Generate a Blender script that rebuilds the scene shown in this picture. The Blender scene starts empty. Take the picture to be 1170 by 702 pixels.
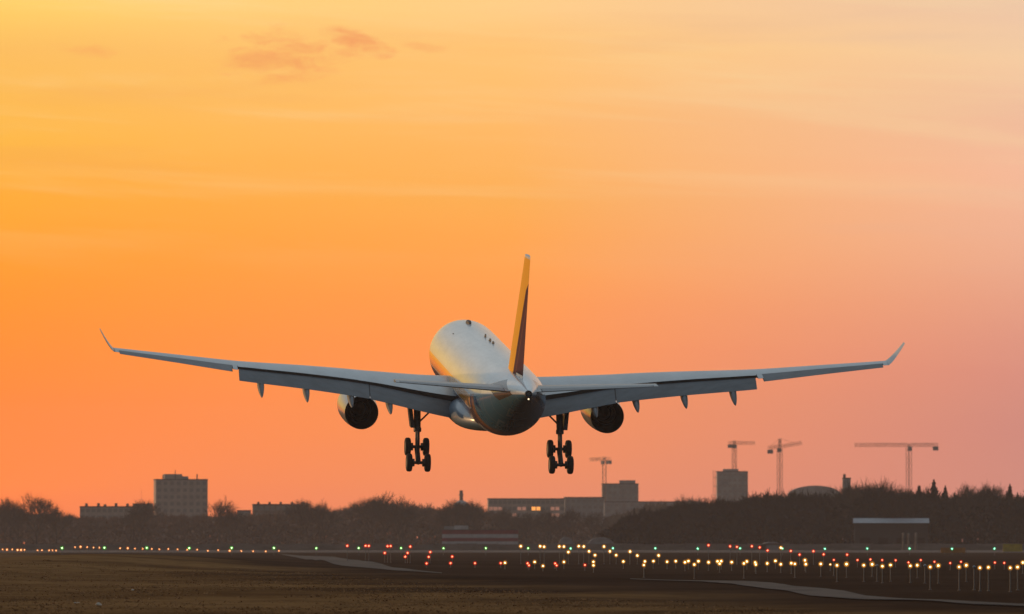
import bpy, math, random
import numpy as np
from mathutils import Vector, Matrix, Euler, noise

C = bpy.context.scene
R = math.radians
PI = math.pi

# ------------------------------------------------------------------ camera
W_PX, H_PX, F_PX = 1170.0, 702.0, 9120.0
CAM_Z = 3.0
PITCH = math.atan(266.0 / F_PX)
camd = bpy.data.cameras.new('camera')
cam = bpy.data.objects.new('camera', camd)
C.collection.objects.link(cam)
cam.location = (0, 0, CAM_Z)
cam.rotation_euler = (PI / 2 + PITCH, 0, 0)
camd.sensor_width = 36.0
camd.lens = 36.0 * F_PX / W_PX
camd.clip_start = 1.0
camd.clip_end = 30000.0
camd.dof.use_dof = True
camd.dof.focus_distance = 604.0
camd.dof.aperture_fstop = 1.8
C.camera = cam

# ------------------------------------------------------------------ sky
SUN_EL, SUN_AZ = R(3.2), R(-63.0)          # azimuth measured from +Y towards +X
wd = bpy.data.worlds.new('World')
C.world = wd
wd.use_nodes = True
nt = wd.node_tree
nt.nodes.clear()


def lin(c):
    return tuple((v / 255 / 12.92) if v / 255 <= 0.04045 else ((v / 255 + 0.055) / 1.055) ** 2.4 for v in c)


class NG:
    """tiny node-graph helper"""
    def __init__(self, tree):
        self.t = tree

    def n(self, typ, **kw):
        nd = self.t.nodes.new(typ)
        for k, v in kw.items():
            setattr(nd, k, v)
        return nd

    def put(self, sock, v):
        if isinstance(v, bpy.types.NodeSocket):
            self.t.links.new(v, sock)
        else:
            if isinstance(v, (tuple, list)) and len(v) == 3 and sock.type == 'RGBA':
                v = tuple(v) + (1.0,)
            sock.default_value = v

    def m(self, op, a, b=0.0, c=None, clamp=False):
        nd = self.n('ShaderNodeMath', operation=op)
        nd.use_clamp = clamp
        self.put(nd.inputs[0], a)
        self.put(nd.inputs[1], b)
        if c is not None:
            self.put(nd.inputs[2], c)
        return nd.outputs[0]

    def step(self, v, a, b):
        nd = self.n('ShaderNodeMapRange', interpolation_type='SMOOTHSTEP')
        self.put(nd.inputs['Value'], v)
        self.put(nd.inputs['From Min'], a)
        self.put(nd.inputs['From Max'], b)
        return nd.outputs['Result']

    def lerp(self, v, a, b):
        nd = self.n('ShaderNodeMapRange')
        self.put(nd.inputs['Value'], v)
        self.put(nd.inputs['From Min'], a)
        self.put(nd.inputs['From Max'], b)
        return nd.outputs['Result']

    def mix(self, f, a, b, blend='MIX'):
        nd = self.n('ShaderNodeMix', data_type='RGBA', blend_type=blend)
        self.put(nd.inputs[0], f)
        self.put(nd.inputs[6], a)
        self.put(nd.inputs[7], b)
        return nd.outputs[2]

    def ramp(self, f, stops, interp='LINEAR'):
        nd = self.n('ShaderNodeValToRGB')
        cr = nd.color_ramp
        cr.interpolation = interp
        while len(cr.elements) < len(stops):
            cr.elements.new(0.5)
        for e, (p, c) in zip(cr.elements, stops):
            e.position = p
            e.color = tuple(c) + (1.0,)
        self.put(nd.inputs[0], f)
        return nd.outputs[0]

    def comb(self, x, y, z):
        nd = self.n('ShaderNodeCombineXYZ')
        for i, v in enumerate((x, y, z)):
            self.put(nd.inputs[i], v)
        return nd.outputs[0]

    def noise(self, vec, scale, detail=4.0, rough=0.55, dist=0.0):
        nd = self.n('ShaderNodeTexNoise')
        self.put(nd.inputs['Vector'], vec)
        nd.inputs['Scale'].default_value = scale
        nd.inputs['Detail'].default_value = detail
        nd.inputs['Roughness'].default_value = rough
        nd.inputs['Distortion'].default_value = dist
        return nd.outputs['Fac']


g = NG(nt)
tc = g.n('ShaderNodeTexCoord')
sp = g.n('ShaderNodeSeparateXYZ')
nt.links.new(tc.outputs['Generated'], sp.inputs[0])
dx, dy, dz = sp.outputs
ysafe = g.m('MAXIMUM', dy, 0.08)
su = g.m('DIVIDE', dx, ysafe)
sv = g.m('DIVIDE', dz, ysafe)
# colours of the glow on the sunset side, by height above the horizon (left, middle, right)
SKY_V = 0.0676
SKY = {
 'L': [(617, (272.0, 131.5, 73.8)), (550, (281.0, 142.2, 56.4)), (450, (281.7, 143.1, 40.3)), (360, (272.7, 153.5, 35.6)), (300, (269.0, 162.9, 37.7)), (230, (266.6, 175.4, 47.2)), (150, (261.5, 189.4, 69.0)), (60, (258.6, 194.5, 95.7)), (5, (263.5, 213.6, 104.6))],
 'C': [(617, (242.6, 140.9, 106.3)), (560, (254.8, 144.6, 97.8)), (480, (266.7, 150.1, 84.1)), (400, (270.5, 154.3, 77.3)), (300, (267.1, 167.3, 74.1)), (230, (261.0, 178.3, 82.4)), (150, (262.6, 189.5, 102.9)), (60, (261.6, 200.6, 118.6)), (5, (262.7, 210.4, 137.8))],
 'R': [(617, (223.8, 142.1, 127.2)), (550, (220.9, 142.1, 127.2)), (480, (222.4, 141.9, 128.2)), (420, (229.7, 147.5, 129.1)), (350, (240.1, 164.0, 135.3)), (300, (245.5, 176.6, 144.0)), (200, (252.3, 190.0, 156.0)), (130, (245.7, 192.8, 159.0)), (60, (251.8, 209.9, 165.2)), (5, (240.3, 198.9, 169.6))],
}
HAZE_GAIN = (1.0, 1.0, 1.0)
vt = g.lerp(sv, 0.0, SKY_V)
# slow waviness so the bands are not ruled lines
bandn = g.noise(g.comb(g.m('MULTIPLY', su, 9.0), g.m('MULTIPLY', sv, 70.0), 0.3), 1.0, 4.0, 0.55)
vtw = g.m('ADD', vt, g.m('MULTIPLY', g.m('SUBTRACT', bandn, 0.5), 0.10))
ramps = {}
for k, st in SKY.items():
    ramps[k] = g.ramp(vtw, [((617 - y) / 617.0, lin(c)) for y, c in st])
left = g.mix(g.lerp(su, -0.064, 0.0), ramps['L'], ramps['C'])
glow = g.mix(g.lerp(su, 0.0, 0.064), left, ramps['R'])
# thin stretched cirrus
ci = g.noise(g.comb(g.m('MULTIPLY', su, 14.0), g.m('MULTIPLY', g.m('ADD', sv, g.m('MULTIPLY', su, 0.05)), 190.0), 4.1), 1.0, 6.0, 0.6, 0.4)
cif = g.m('MULTIPLY', g.step(ci, 0.48, 0.72), g.step(sv, 0.028, 0.055))
glow = g.mix(g.m('MULTIPLY', cif, 0.26), glow, lin((255, 226, 170)))
cid = g.noise(g.comb(g.m('MULTIPLY', su, 11.0), g.m('MULTIPLY', sv, 150.0), 9.7), 1.0, 5.0, 0.55, 0.3)
cidf = g.m('MULTIPLY', g.step(cid, 0.50, 0.74), g.step(sv, 0.022, 0.05))
glow = g.mix(g.m('MULTIPLY', cidf, 0.32), glow, g.mix(g.step(su, -0.01, 0.05), lin((240, 165, 95)), lin((224, 184, 164))))


def wisp(col, u0, v0, ru, rv, tilt, amt, seed):
    """a small ragged cloud at one direction of the sky"""
    global glow
    uu = g.m('SUBTRACT', su, u0)
    vv = g.m('SUBTRACT', g.m('SUBTRACT', sv, v0), g.m('MULTIPLY', uu, tilt))
    d2 = g.m('ADD', g.m('POWER', g.m('ABSOLUTE', g.m('DIVIDE', uu, ru)), 2.0), g.m('POWER', g.m('ABSOLUTE', g.m('DIVIDE', vv, rv)), 2.0))
    mask = g.m('SUBTRACT', 1.0, d2, clamp=True)
    nn = g.noise(g.comb(g.m('MULTIPLY', su, 230.0), g.m('MULTIPLY', sv, 620.0), seed), 1.0, 5.0, 0.62, 0.5)
    f = g.step(g.m('ADD', g.m('MULTIPLY', mask, 0.50), nn), 0.70, 1.12)
    glow = g.mix(g.m('MULTIPLY', g.m('MULTIPLY', f, amt), g.step(mask, 0.0, 0.35)), glow, col)


WC = lin((246, 146, 92))
wisp(WC, -0.0285, 0.0610, 0.0125, 0.0046, 0.05, 0.50, 2.3)
wisp(WC, -0.0192, 0.0625, 0.0066, 0.0022, -0.32, 0.62, 7.9)
wisp(WC, -0.0530, 0.0614, 0.0060, 0.0014, -0.10, 0.30, 5.1)
wisp(WC, -0.0106, 0.0617, 0.0050, 0.0010, -0.15, 0.25, 1.1)
sky = g.n('ShaderNodeTexSky', sky_type='NISHITA')
sky.sun_disc = False
sky.sun_elevation = SUN_EL
sky.sun_rotation = SUN_AZ
sky.air_density = 1.0
sky.dust_density = 1.0
sky.ozone_density = 2.0
front = g.m('MULTIPLY', g.step(dy, 0.35, 0.97), g.m('SUBTRACT', 1.0, g.step(dz, 0.072, 0.26)))
bg1 = g.n('ShaderNodeBackground')
nt.links.new(sky.outputs[0], bg1.inputs[0])
bg1.inputs[1].default_value = 0.08
bg2 = g.n('ShaderNodeBackground')
g.put(bg2.inputs[0], glow)
bg2.inputs[1].default_value = 1.0
mx = g.n('ShaderNodeMixShader')
g.put(mx.inputs[0], front)
# high thin veil of cloud that still catches light overhead, bluer and dimmer towards the east
veil = g.ramp(g.lerp(dz, -0.05, 1.0), [(0.0, (0.09, 0.085, 0.09)), (0.14, (0.16, 0.165, 0.18)), (0.40, (0.33, 0.37, 0.385)), (1.0, (0.42, 0.47, 0.48))])
bg3 = g.n('ShaderNodeBackground')
g.put(bg3.inputs[0], veil)
g.put(bg3.inputs[1], g.m('ADD', 0.28, g.m('MULTIPLY', g.step(dy, -0.7, 0.5), 1.0)))
ad = g.n('ShaderNodeAddShader')
nt.links.new(bg1.outputs[0], ad.inputs[0])
nt.links.new(bg3.outputs[0], ad.inputs[1])
nt.links.new(ad.outputs[0], mx.inputs[1])
nt.links.new(bg2.outputs[0], mx.inputs[2])
out = g.n('ShaderNodeOutputWorld')
nt.links.new(mx.outputs[0], out.inputs[0])

# ------------------------------------------------------------------ sun
sl = bpy.data.lights.new('sun', 'SUN')
sl.energy = 1.8
sl.angle = R(0.5)
sl.color = (1.0, 0.57, 0.26)
so = bpy.data.objects.new('sun', sl)
C.collection.objects.link(so)
sd = Vector((math.sin(SUN_AZ) * math.cos(SUN_EL), math.cos(SUN_AZ) * math.cos(SUN_EL), math.sin(SUN_EL)))
so.rotation_euler = sd.to_track_quat('Z', 'Y').to_euler()
so.location = (-300, 400, 200)

vs = C.view_settings
C.display_settings.display_device = 'sRGB'
vs.view_transform = 'Standard'
vs.look = 'None'
vs.exposure = 0.0
vs.gamma = 1.0
vs.use_curve_mapping = False
C.render.engine = 'CYCLES'
C.cycles.max_bounces = 5
C.cycles.diffuse_bounces = 2
C.cycles.glossy_bounces = 3
C.cycles.volume_bounces = 0
C.cycles.use_denoising = True
C.cycles.sample_clamp_indirect = 4.0

# ------------------------------------------------------------------ helpers
cp, spn = math.cos(PITCH), math.sin(PITCH)


def at(x, y, d):
    """the place seen at photo pixel (x, y), d metres down the field"""
    a, b = (x - 585.0) / F_PX, (351.0 - y) / F_PX
    dirv = Vector((a, cp - b * spn, spn + b * cp))
    t = d / dirv.y
    return Vector((dirv.x * t, d, CAM_Z + dirv.z * t))


def gd(y):
    """distance at which flat ground is seen at photo row y"""
    b = (351.0 - y) / F_PX
    dz_ = spn + b * cp
    return -CAM_Z / dz_ * (cp - b * spn)


def tag(o, label=None, cat=None, group=None, kind=None):
    if label:
        o['label'] = label
    if cat:
        o['category'] = cat
    if group:
        o['group'] = group
    if kind:
        o['kind'] = kind
    return o


def empty(name, loc=(0, 0, 0), rot=(0, 0, 0)):
    o = bpy.data.objects.new(name, None)
    C.collection.objects.link(o)
    o.location = loc
    o.rotation_euler = rot
    o.empty_display_size = 1.0
    return o


class MB:
    """collects shapes; build() links them as one mesh object"""
    def __init__(self):
        self.v, self.f, self.mi, self.n = [], [], [], 0

    def add(self, v, f, mi=0):
        b = self.n
        self.v.extend([tuple(p) for p in v])
        self.f.extend([tuple(i + b for i in q) for q in f])
        self.mi.extend([mi] * len(f))
        self.n += len(v)
        return self

    def box(self, x0, x1, y0, y1, z0, z1, mi=0):
        v = [(x0, y0, z0), (x1, y0, z0), (x1, y1, z0), (x0, y1, z0), (x0, y0, z1), (x1, y0, z1), (x1, y1, z1), (x0, y1, z1)]
        f = [(0, 3, 2, 1), (4, 5, 6, 7), (0, 1, 5, 4), (1, 2, 6, 5), (2, 3, 7, 6), (3, 0, 4, 7)]
        return self.add(v, f, mi)

    def loft(self, rings, mi=0, cap=True, closed=True, mi_back=None):
        n = len(rings[0])
        if mi_back is not None:
            self.loft(rings, mi, cap, False)
            v = [q for r in rings for q in (r[-1], r[0])]
            return self.add(v, [(2 * i, 2 * i + 1, 2 * i + 3, 2 * i + 2) for i in range(len(rings) - 1)], mi_back)
        v = [p for r in rings for p in r]
        f = []
        for i in range(len(rings) - 1):
            for j in range(n if closed else n - 1):
                k = (j + 1) % n
                f.append((i * n + j, i * n + k, (i + 1) * n + k, (i + 1) * n + j))
        if cap:
            f.append(tuple(range(n - 1, -1, -1)))
            f.append(tuple(range((len(rings) - 1) * n, len(rings) * n)))
        return self.add(v, f, mi)

    def tube(self, a, b, ra, rb=None, n=10, mi=0):
        a, b = Vector(a), Vector(b)
        rb = ra if rb is None else rb
        d = (b - a).normalized()
        u = d.orthogonal().normalized()
        w = d.cross(u)
        rings = []
        for p, r in ((a, ra), (b, rb)):
            rings.append([p + u * (r * math.cos(2 * PI * k / n)) + w * (r * math.sin(2 * PI * k / n)) for k in range(n)])
        return self.loft(rings, mi)

    def lathe(self, o, axis, prof, n=24, mi=0, cap=True):
        """prof: (distance along axis, radius)"""
        o, d = Vector(o), Vector(axis).normalized()
        u = d.orthogonal().normalized()
        w = d.cross(u)
        rings = [[o + d * t + u * (r * math.cos(2 * PI * k / n)) + w * (r * math.sin(2 * PI * k / n)) for k in range(n)] for t, r in prof]
        return self.loft(rings, mi, cap)

    def sphere(self, c, r, nu=12, nv=8, mi=0, z0=-1.0):
        rings = []
        for i in range(nv + 1):
            th = math.asin(z0) + (PI / 2 - math.asin(z0)) * i / nv
            rr = max(r * math.cos(th), r * 0.02)
            rings.append([(c[0] + rr * math.cos(2 * PI * k / nu), c[1] + rr * math.sin(2 * PI * k / nu), c[2] + r * math.sin(th)) for k in range(nu)])
        return self.loft(rings, mi)

    def build(self, name, mats, parent=None, smooth=None, loc=None):
        me = bpy.data.meshes.new(name)
        me.from_pydata(self.v, [], self.f)
        for m_ in (mats if isinstance(mats, (list, tuple)) else [mats]):
            me.materials.append(m_)
        me.polygons.foreach_set('material_index', self.mi)
        me.validate()
        if smooth is not None:
            import bmesh
            bm = bmesh.new()
            bm.from_mesh(me)
            bmesh.ops.recalc_face_normals(bm, faces=bm.faces)
            bm.to_mesh(me)
            bm.free()
            me.set_sharp_from_angle(angle=R(smooth))
            for p in me.polygons:
                p.use_smooth = True
        me.update()
        o = bpy.data.objects.new(name, me)
        C.collection.objects.link(o)
        if parent is not None:
            o.parent = parent
        if loc is not None:
            o.location = loc
        return o


def raw_mesh(name, v, f, mats, parent=None, mi=None):
    """fast path for big triangle/quad arrays (numpy)"""
    v = np.asarray(v, np.float32)
    f = np.asarray(f, np.int32)
    me = bpy.data.meshes.new(name)
    k = f.shape[1]
    me.vertices.add(len(v))
    me.vertices.foreach_set('co', v.ravel())
    me.loops.add(f.size)
    me.loops.foreach_set('vertex_index', f.ravel())
    me.polygons.add(len(f))
    me.polygons.foreach_set('loop_start', np.arange(0, f.size, k, dtype=np.int32))
    for m_ in (mats if isinstance(mats, (list, tuple)) else [mats]):
        me.materials.append(m_)
    if mi is not None:
        me.polygons.foreach_set('material_index', np.asarray(mi, np.int32))
    me.update(calc_edges=True)
    o = bpy.data.objects.new(name, me)
    C.collection.objects.link(o)
    if parent is not None:
        o.parent = parent
    return o


def link_copy(o, parent=None):
    c = o.copy()
    C.collection.objects.link(c)
    if parent is not None:
        c.parent = parent
    return c


def copy_tree(o, parent=None):
    c = link_copy(o, parent)
    for ch in list(o.children):
        copy_tree(ch, c)
    return c


# ------------------------------------------------------------------ materials
def mat(name, base, rough=0.6, metal=0.0, var=0.0, vscale=1.0, coat=0.0, spec=0.5, stretch=(1, 1, 1), base2=None, bump=0.0, bscale=5.0):
    m = bpy.data.materials.new(name)
    m.use_nodes = True
    t = m.node_tree
    q = NG(t)
    b = t.nodes['Principled BSDF']
    b.inputs['Roughness'].default_value = rough
    b.inputs['Metallic'].default_value = metal
    b.inputs['Coat Weight'].default_value = coat
    b.inputs['Coat Roughness'].default_value = 0.12
    b.inputs['Specular IOR Level'].default_value = spec
    co = q.n('ShaderNodeTexCoord').outputs['Object']
    mp = q.n('ShaderNodeMapping')
    t.links.new(co, mp.inputs[0])
    mp.inputs['Scale'].default_value = stretch
    if var > 0 or base2 is not None:
        nn = q.noise(mp.outputs[0], vscale, 5.0, 0.6)
        c2 = base2 if base2 is not None else tuple(v * (1 - var) for v in base)
        c1 = base if base2 is not None else tuple(min(1, v * (1 + var)) for v in base)
        q.put(b.inputs['Base Color'], q.mix(q.step(nn, 0.33, 0.67), c2, c1))
    else:
        b.inputs['Base Color'].default_value = tuple(base) + (1,)
    if bump > 0:
        bn = q.n('ShaderNodeBump')
        bn.inputs['Strength'].default_value = bump
        bn.inputs['Distance'].default_value = 0.05
        q.put(bn.inputs['Height'], q.noise(mp.outputs[0], bscale, 4.0, 0.6))
        t.links.new(bn.outputs[0], b.inputs['Normal'])
    return m


def cover_mat(name, col, strength, see):
    """see-through glowing shell that imitates the halo round a lamp"""
    m = bpy.data.materials.new(name)
    m.use_nodes = True
    t = m.node_tree
    t.nodes.clear()
    q = NG(t)
    tr, em, mx_, o_ = q.n('ShaderNodeBsdfTransparent'), q.n('ShaderNodeEmission'), q.n('ShaderNodeMixShader'), q.n('ShaderNodeOutputMaterial')
    em.inputs[0].default_value = tuple(col) + (1,)
    em.inputs[1].default_value = strength
    mx_.inputs[0].default_value = see
    t.links.new(tr.outputs[0], mx_.inputs[1])
    t.links.new(em.outputs[0], mx_.inputs[2])
    t.links.new(mx_.outputs[0], o_.inputs[0])
    m.cycles.emission_sampling = 'NONE'
    return m


def emat(name, col, strength):
    m = bpy.data.materials.new(name)
    m.use_nodes = True
    b = m.node_tree.nodes['Principled BSDF']
    b.inputs['Base Color'].default_value = (0.3, 0.3, 0.3, 1)
    b.inputs['Emission Color'].default_value = tuple(col) + (1,)
    b.inputs['Emission Strength'].default_value = strength
    # a little unevenness across the lens
    q = NG(m.node_tree)
    nn = q.noise(q.n('ShaderNodeTexCoord').outputs['Object'], 3.0, 2.0)
    q.put(b.inputs['Roughness'], nn)
    m.cycles.emission_sampling = 'NONE'
    return m


M = {}
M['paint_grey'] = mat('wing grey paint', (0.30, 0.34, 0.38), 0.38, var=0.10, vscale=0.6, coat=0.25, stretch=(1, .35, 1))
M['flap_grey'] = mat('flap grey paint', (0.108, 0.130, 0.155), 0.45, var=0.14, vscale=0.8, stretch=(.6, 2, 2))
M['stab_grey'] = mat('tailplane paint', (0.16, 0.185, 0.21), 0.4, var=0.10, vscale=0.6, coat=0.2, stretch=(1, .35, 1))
M['dark_metal'] = mat('dark gear metal', (0.06, 0.06, 0.065), 0.5, 0.4, var=0.3, vscale=4.0)
M['steel'] = mat('bare steel', (0.35, 0.34, 0.33), 0.35, 0.8, var=0.2, vscale=3.0)
M['tyre'] = mat('tyre rubber', (0.016, 0.016, 0.017), 0.8, var=0.3, vscale=6.0)
M['rim'] = mat('wheel rim', (0.18, 0.18, 0.19), 0.5, 0.5, var=0.2, vscale=5.0)
M['hot_metal'] = mat('heat stained nozzle metal', (0.10, 0.075, 0.06), 0.45, 0.7, base2=(0.05, 0.045, 0.045), vscale=1.5)
M['liner'] = mat('dark nozzle liner', (0.035, 0.032, 0.032), 0.6, 0.2, var=0.3, vscale=2.0)
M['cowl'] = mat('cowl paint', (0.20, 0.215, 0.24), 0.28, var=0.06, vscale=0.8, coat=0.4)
M['black'] = mat('black rubber and gap shade', (0.02, 0.02, 0.022), 0.6, var=0.2, vscale=3.0)
M['gold'] = mat('gold tail paint', (0.80, 0.42, 0.035), 0.34, var=0.05, vscale=0.6, coat=0.4)
M['silver'] = mat('tail tip metal', (0.45, 0.47, 0.5), 0.4, 0.3, var=0.1, vscale=2.0)


def fuselage_material():
    m = bpy.data.materials.new('fuselage paint')
    m.use_nodes = True
    t = m.node_tree
    q = NG(t)
    b = t.nodes['Principled BSDF']
    s_ = q.n('ShaderNodeSeparateXYZ')
    t.links.new(q.n('ShaderNodeTexCoord').outputs['Object'], s_.inputs[0])
    x, y, z = s_.outputs
    s = q.m('SUBTRACT', 30.0, y)
    over = q.m('MAXIMUM', q.m('SUBTRACT', s, 42.0), 0.0)
    h = q.m('SUBTRACT', z, q.m('MULTIPLY', over, 0.11))
    white = (0.60, 0.645, 0.68)
    dirt = q.noise(q.comb(q.m('MULTIPLY', x, 1.2), q.m('MULTIPLY', y, 0.15), q.m('MULTIPLY', z, 1.2)), 1.0, 6.0, 0.65)
    col = q.mix(q.step(dirt, 0.35, 0.7), (0.50, 0.54, 0.57), white)
    # gold and purple cheat bands that end in a hoop before the tail; slate paint on the lower tail
    fwd = q.step(s, 43.4, 43.3)
    col = q.mix(q.m('MULTIPLY', q.step(s, 43.3, 43.4), q.step(q.m('SUBTRACT', z, q.m('MULTIPLY', q.m('SUBTRACT', s, 43.0), 0.10)), 0.50, 0.40)), col, (0.045, 0.150, 0.260))
    gold = (0.80, 0.36, 0.035)
    purple = (0.060, 0.022, 0.055)
    col = q.mix(q.m('MULTIPLY', q.step(h, 0.36, 0.30), fwd), col, gold)
    col = q.mix(q.m('MULTIPLY', q.step(h, -0.62, -0.66), fwd), col, (0.70, 0.66, 0.60))
    col = q.mix(q.m('MULTIPLY', q.step(h, -0.74, -0.78), fwd), col, purple)
    col = q.mix(q.m('MULTIPLY', q.step(h, -1.85, -1.90), fwd), col, (0.42, 0.43, 0.46))
    hoop = q.m('ADD', s, q.m('MULTIPLY', z, 0.35))
    low = q.step(h, 0.36, 0.30)
    col = q.mix(q.m('MULTIPLY', q.m('MULTIPLY', q.step(hoop, 42.9, 42.95), q.step(hoop, 43.9, 43.85)), low), col, purple)
    col = q.mix(q.m('MULTIPLY', q.m('MULTIPLY', q.step(hoop, 43.85, 43.9), q.step(hoop, 45.0, 44.95)), low), col, (0.30, 0.13, 0.05))
    # hoop seams of the skin panels
    seam = q.m('ABSOLUTE', q.m('SUBTRACT', q.m('FRACT', q.m('DIVIDE', y, 2.12)), 0.5))
    col = q.mix(q.m('MULTIPLY', q.step(seam, 0.020, 0.010), 0.38), col, (0.30, 0.30, 0.31))
    # faint pale marks under the tail: a small frame, a C and two slanting bars
    def inb(v, lo_, hi_):
        return q.m('MULTIPLY', q.step(v, lo_ - .02, lo_ + .02), q.step(v, hi_ + .02, hi_ - .02))

    def ringmask(x0, x1, s0, s1, tx, ts, cut=None):
        o_ = q.m('MULTIPLY', inb(x, x0, x1), inb(s, s0, s1))
        i_ = q.m('MULTIPLY', inb(x, x0 + tx, x1 - tx if cut is None else x1 + 1), inb(s, s0 + ts, s1 - ts))
        return q.m('SUBTRACT', o_, i_, clamp=True)
    bar = q.m('ADD', x, q.m('MULTIPLY', q.m('SUBTRACT', s, 46.4), 0.065))
    marks = q.m('ADD', ringmask(-.80, -.34, 50.7, 53.0, .11, .5), ringmask(-1.2, -.68, 46.4, 49.0, .15, .5, 1), clamp=True)
    bars = q.m('MULTIPLY', q.m('ADD', inb(bar, -.34, -.20), inb(bar, .0, .14)), inb(s, 46.4, 49.5))
    marks = q.m('MULTIPLY', q.m('ADD', marks, bars, clamp=True), q.step(z, .55, .5))
    col = q.mix(q.m('MULTIPLY', marks, 0.30), col, (0.30, 0.33, 0.37))
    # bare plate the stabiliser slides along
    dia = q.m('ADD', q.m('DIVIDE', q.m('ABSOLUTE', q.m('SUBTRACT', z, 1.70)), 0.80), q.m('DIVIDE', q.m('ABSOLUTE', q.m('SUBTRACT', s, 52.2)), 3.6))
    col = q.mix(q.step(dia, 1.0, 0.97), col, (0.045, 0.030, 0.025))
    q.put(b.inputs['Base Color'], col)
    b.inputs['Roughness'].default_value = 0.24
    b.inputs['Coat Weight'].default_value = 0.35
    b.inputs['Coat Roughness'].default_value = 0.10
    return m


def rudder_material():
    m = bpy.data.materials.new('tail paint')
    m.use_nodes = True
    t = m.node_tree
    q = NG(t)
    b = t.nodes['Principled BSDF']
    s_ = q.n('ShaderNodeSeparateXYZ')
    t.links.new(q.n('ShaderNodeTexCoord').outputs['Object'], s_.inputs[0])
    x, y, z = s_.outputs
    s = q.m('SUBTRACT', 30.0, y)
    # dark purple lower rear half of the tail, gold elsewhere
    e1 = q.m('SUBTRACT', s, q.m('ADD', q.m('MULTIPLY', q.m('SUBTRACT', z, 5.0), 0.84), 52.1))
    top = q.m('SUBTRACT', q.m('ADD', q.m('MULTIPLY', q.m('SUBTRACT', s, 54.0), 0.55), 8.4), z)
    col = q.mix(q.m('MULTIPLY', q.step(e1, -0.03, 0.03), q.step(top, -0.03, 0.03)), (0.92, 0.44, 0.03), (0.060, 0.010, 0.034))
    stripe = q.m('MULTIPLY', q.step(e1, 0.95, 1.0), q.step(e1, 1.30, 1.25))
    col = q.mix(q.m('MULTIPLY', stripe, q.step(top, 0.4, 0.5)), col, (0.16, 0.05, 0.04))
    q.put(b.inputs['Base Color'], col)
    b.inputs['Roughness'].default_value = 0.5
    b.inputs['Coat Weight'].default_value = 0.0
    b.inputs['Specular IOR Level'].default_value = 0.04
    return m


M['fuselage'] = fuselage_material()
M['tail'] = rudder_material()


# ------------------------------------------------------------------ ground
def hz(x, y):
    """ground height"""
    v = 0.11 * noise.noise((x / 23.0, y / 70.0, 1.3)) + 0.05 * noise.noise((x / 7.0, y / 22.0, 5.3))
    f = max(0.0, min(1.0, (1500.0 - y) / 500.0))
    v *= f
    # a low bank on the near left that hides the foot of the far lights
    v += 1.15 * math.exp(-((x + 44.0) / 14.0) ** 2 - ((y - 800.0) / 170.0) ** 2)
    v += 0.55 * math.exp(-((x + 34.0) / 22.0) ** 2 - ((y - 900.0) / 220.0) ** 2)
    return v


def ground_material():
    m = bpy.data.materials.new('dry grass ground')
    m.use_nodes = True
    t = m.node_tree
    q = NG(t)
    b = t.nodes['Principled BSDF']
    s_ = q.n('ShaderNodeSeparateXYZ')
    t.links.new(q.n('ShaderNodeTexCoord').outputs['Object'], s_.inputs[0])
    x, y, z = s_.outputs
    n1 = q.noise(q.comb(q.m('MULTIPLY', x, 0.035), q.m('MULTIPLY', y, 0.018), 0.0), 1.0, 6.0, 0.6)
    n2 = q.noise(q.comb(q.m('MULTIPLY', x, 0.30), q.m('MULTIPLY', y, 0.10), 3.0), 1.0, 6.0, 0.65)
    n3 = q.noise(q.comb(q.m('MULTIPLY', x, 2.5), q.m('MULTIPLY', y, 1.2), 7.0), 1.0, 4.0, 0.65)
    # light and shade painted into the grass: paler near left, darker beyond and right
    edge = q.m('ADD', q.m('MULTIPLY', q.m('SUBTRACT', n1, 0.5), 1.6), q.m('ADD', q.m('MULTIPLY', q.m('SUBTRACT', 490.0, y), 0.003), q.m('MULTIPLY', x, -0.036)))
    lit_grass = q.mix(q.step(n1, 0.34, 0.66), (0.108, 0.052, 0.020), (0.200, 0.104, 0.042))
    shaded_grass = q.mix(q.step(n1, 0.34, 0.66), (0.036, 0.0195, 0.0125), (0.056, 0.031, 0.020))
    col = q.mix(q.step(edge, -0.35, 0.55), shaded_grass, lit_grass)
    col = q.mix(q.m('MULTIPLY', q.step(n2, 0.42, 0.70), 0.55), col, (0.044, 0.021, 0.010))
    col = q.mix(q.m('MULTIPLY', q.step(n3, 0.55, 0.75), 0.10), col, (0.21, 0.115, 0.05))
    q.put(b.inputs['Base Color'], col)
    b.inputs['Roughness'].default_value = 0.95
    b.inputs['Specular IOR Level'].default_value = 0.0
    bn = q.n('ShaderNodeBump')
    bn.inputs['Strength'].default_value = 0.4
    bn.inputs['Distance'].default_value = 0.12
    q.put(bn.inputs['Height'], q.m('ADD', n2, q.m('MULTIPLY', n3, 0.5)))
    t.links.new(bn.outputs[0], b.inputs['Normal'])
    return m


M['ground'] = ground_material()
ys = [-250, -100, 50, 150, 220]
y = 260.0
while y < 1500:
    ys.append(y)
    y += 2.2 + (y - 260) * 0.011
while y < 5500:
    ys.append(y)
    y *= 1.16
ys.append(5500)
xs = [-4000, -2500, -1500, -900, -600, -400, -300, -220, -170] + list(np.arange(-140, 141, 4.0)) + [170, 220, 300, 400, 600, 900, 1500, 2500, 4000]
gv = [(x, yy, hz(x, yy)) for yy in ys for x in xs]
nx = len(xs)
gf = [(j * nx + i, j * nx + i + 1, (j + 1) * nx + i + 1, (j + 1) * nx + i) for j in range(len(ys) - 1) for i in range(nx - 1)]
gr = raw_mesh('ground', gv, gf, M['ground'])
for p in gr.data.polygons:
    p.use_smooth = True
tag(gr, kind='structure')

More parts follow.
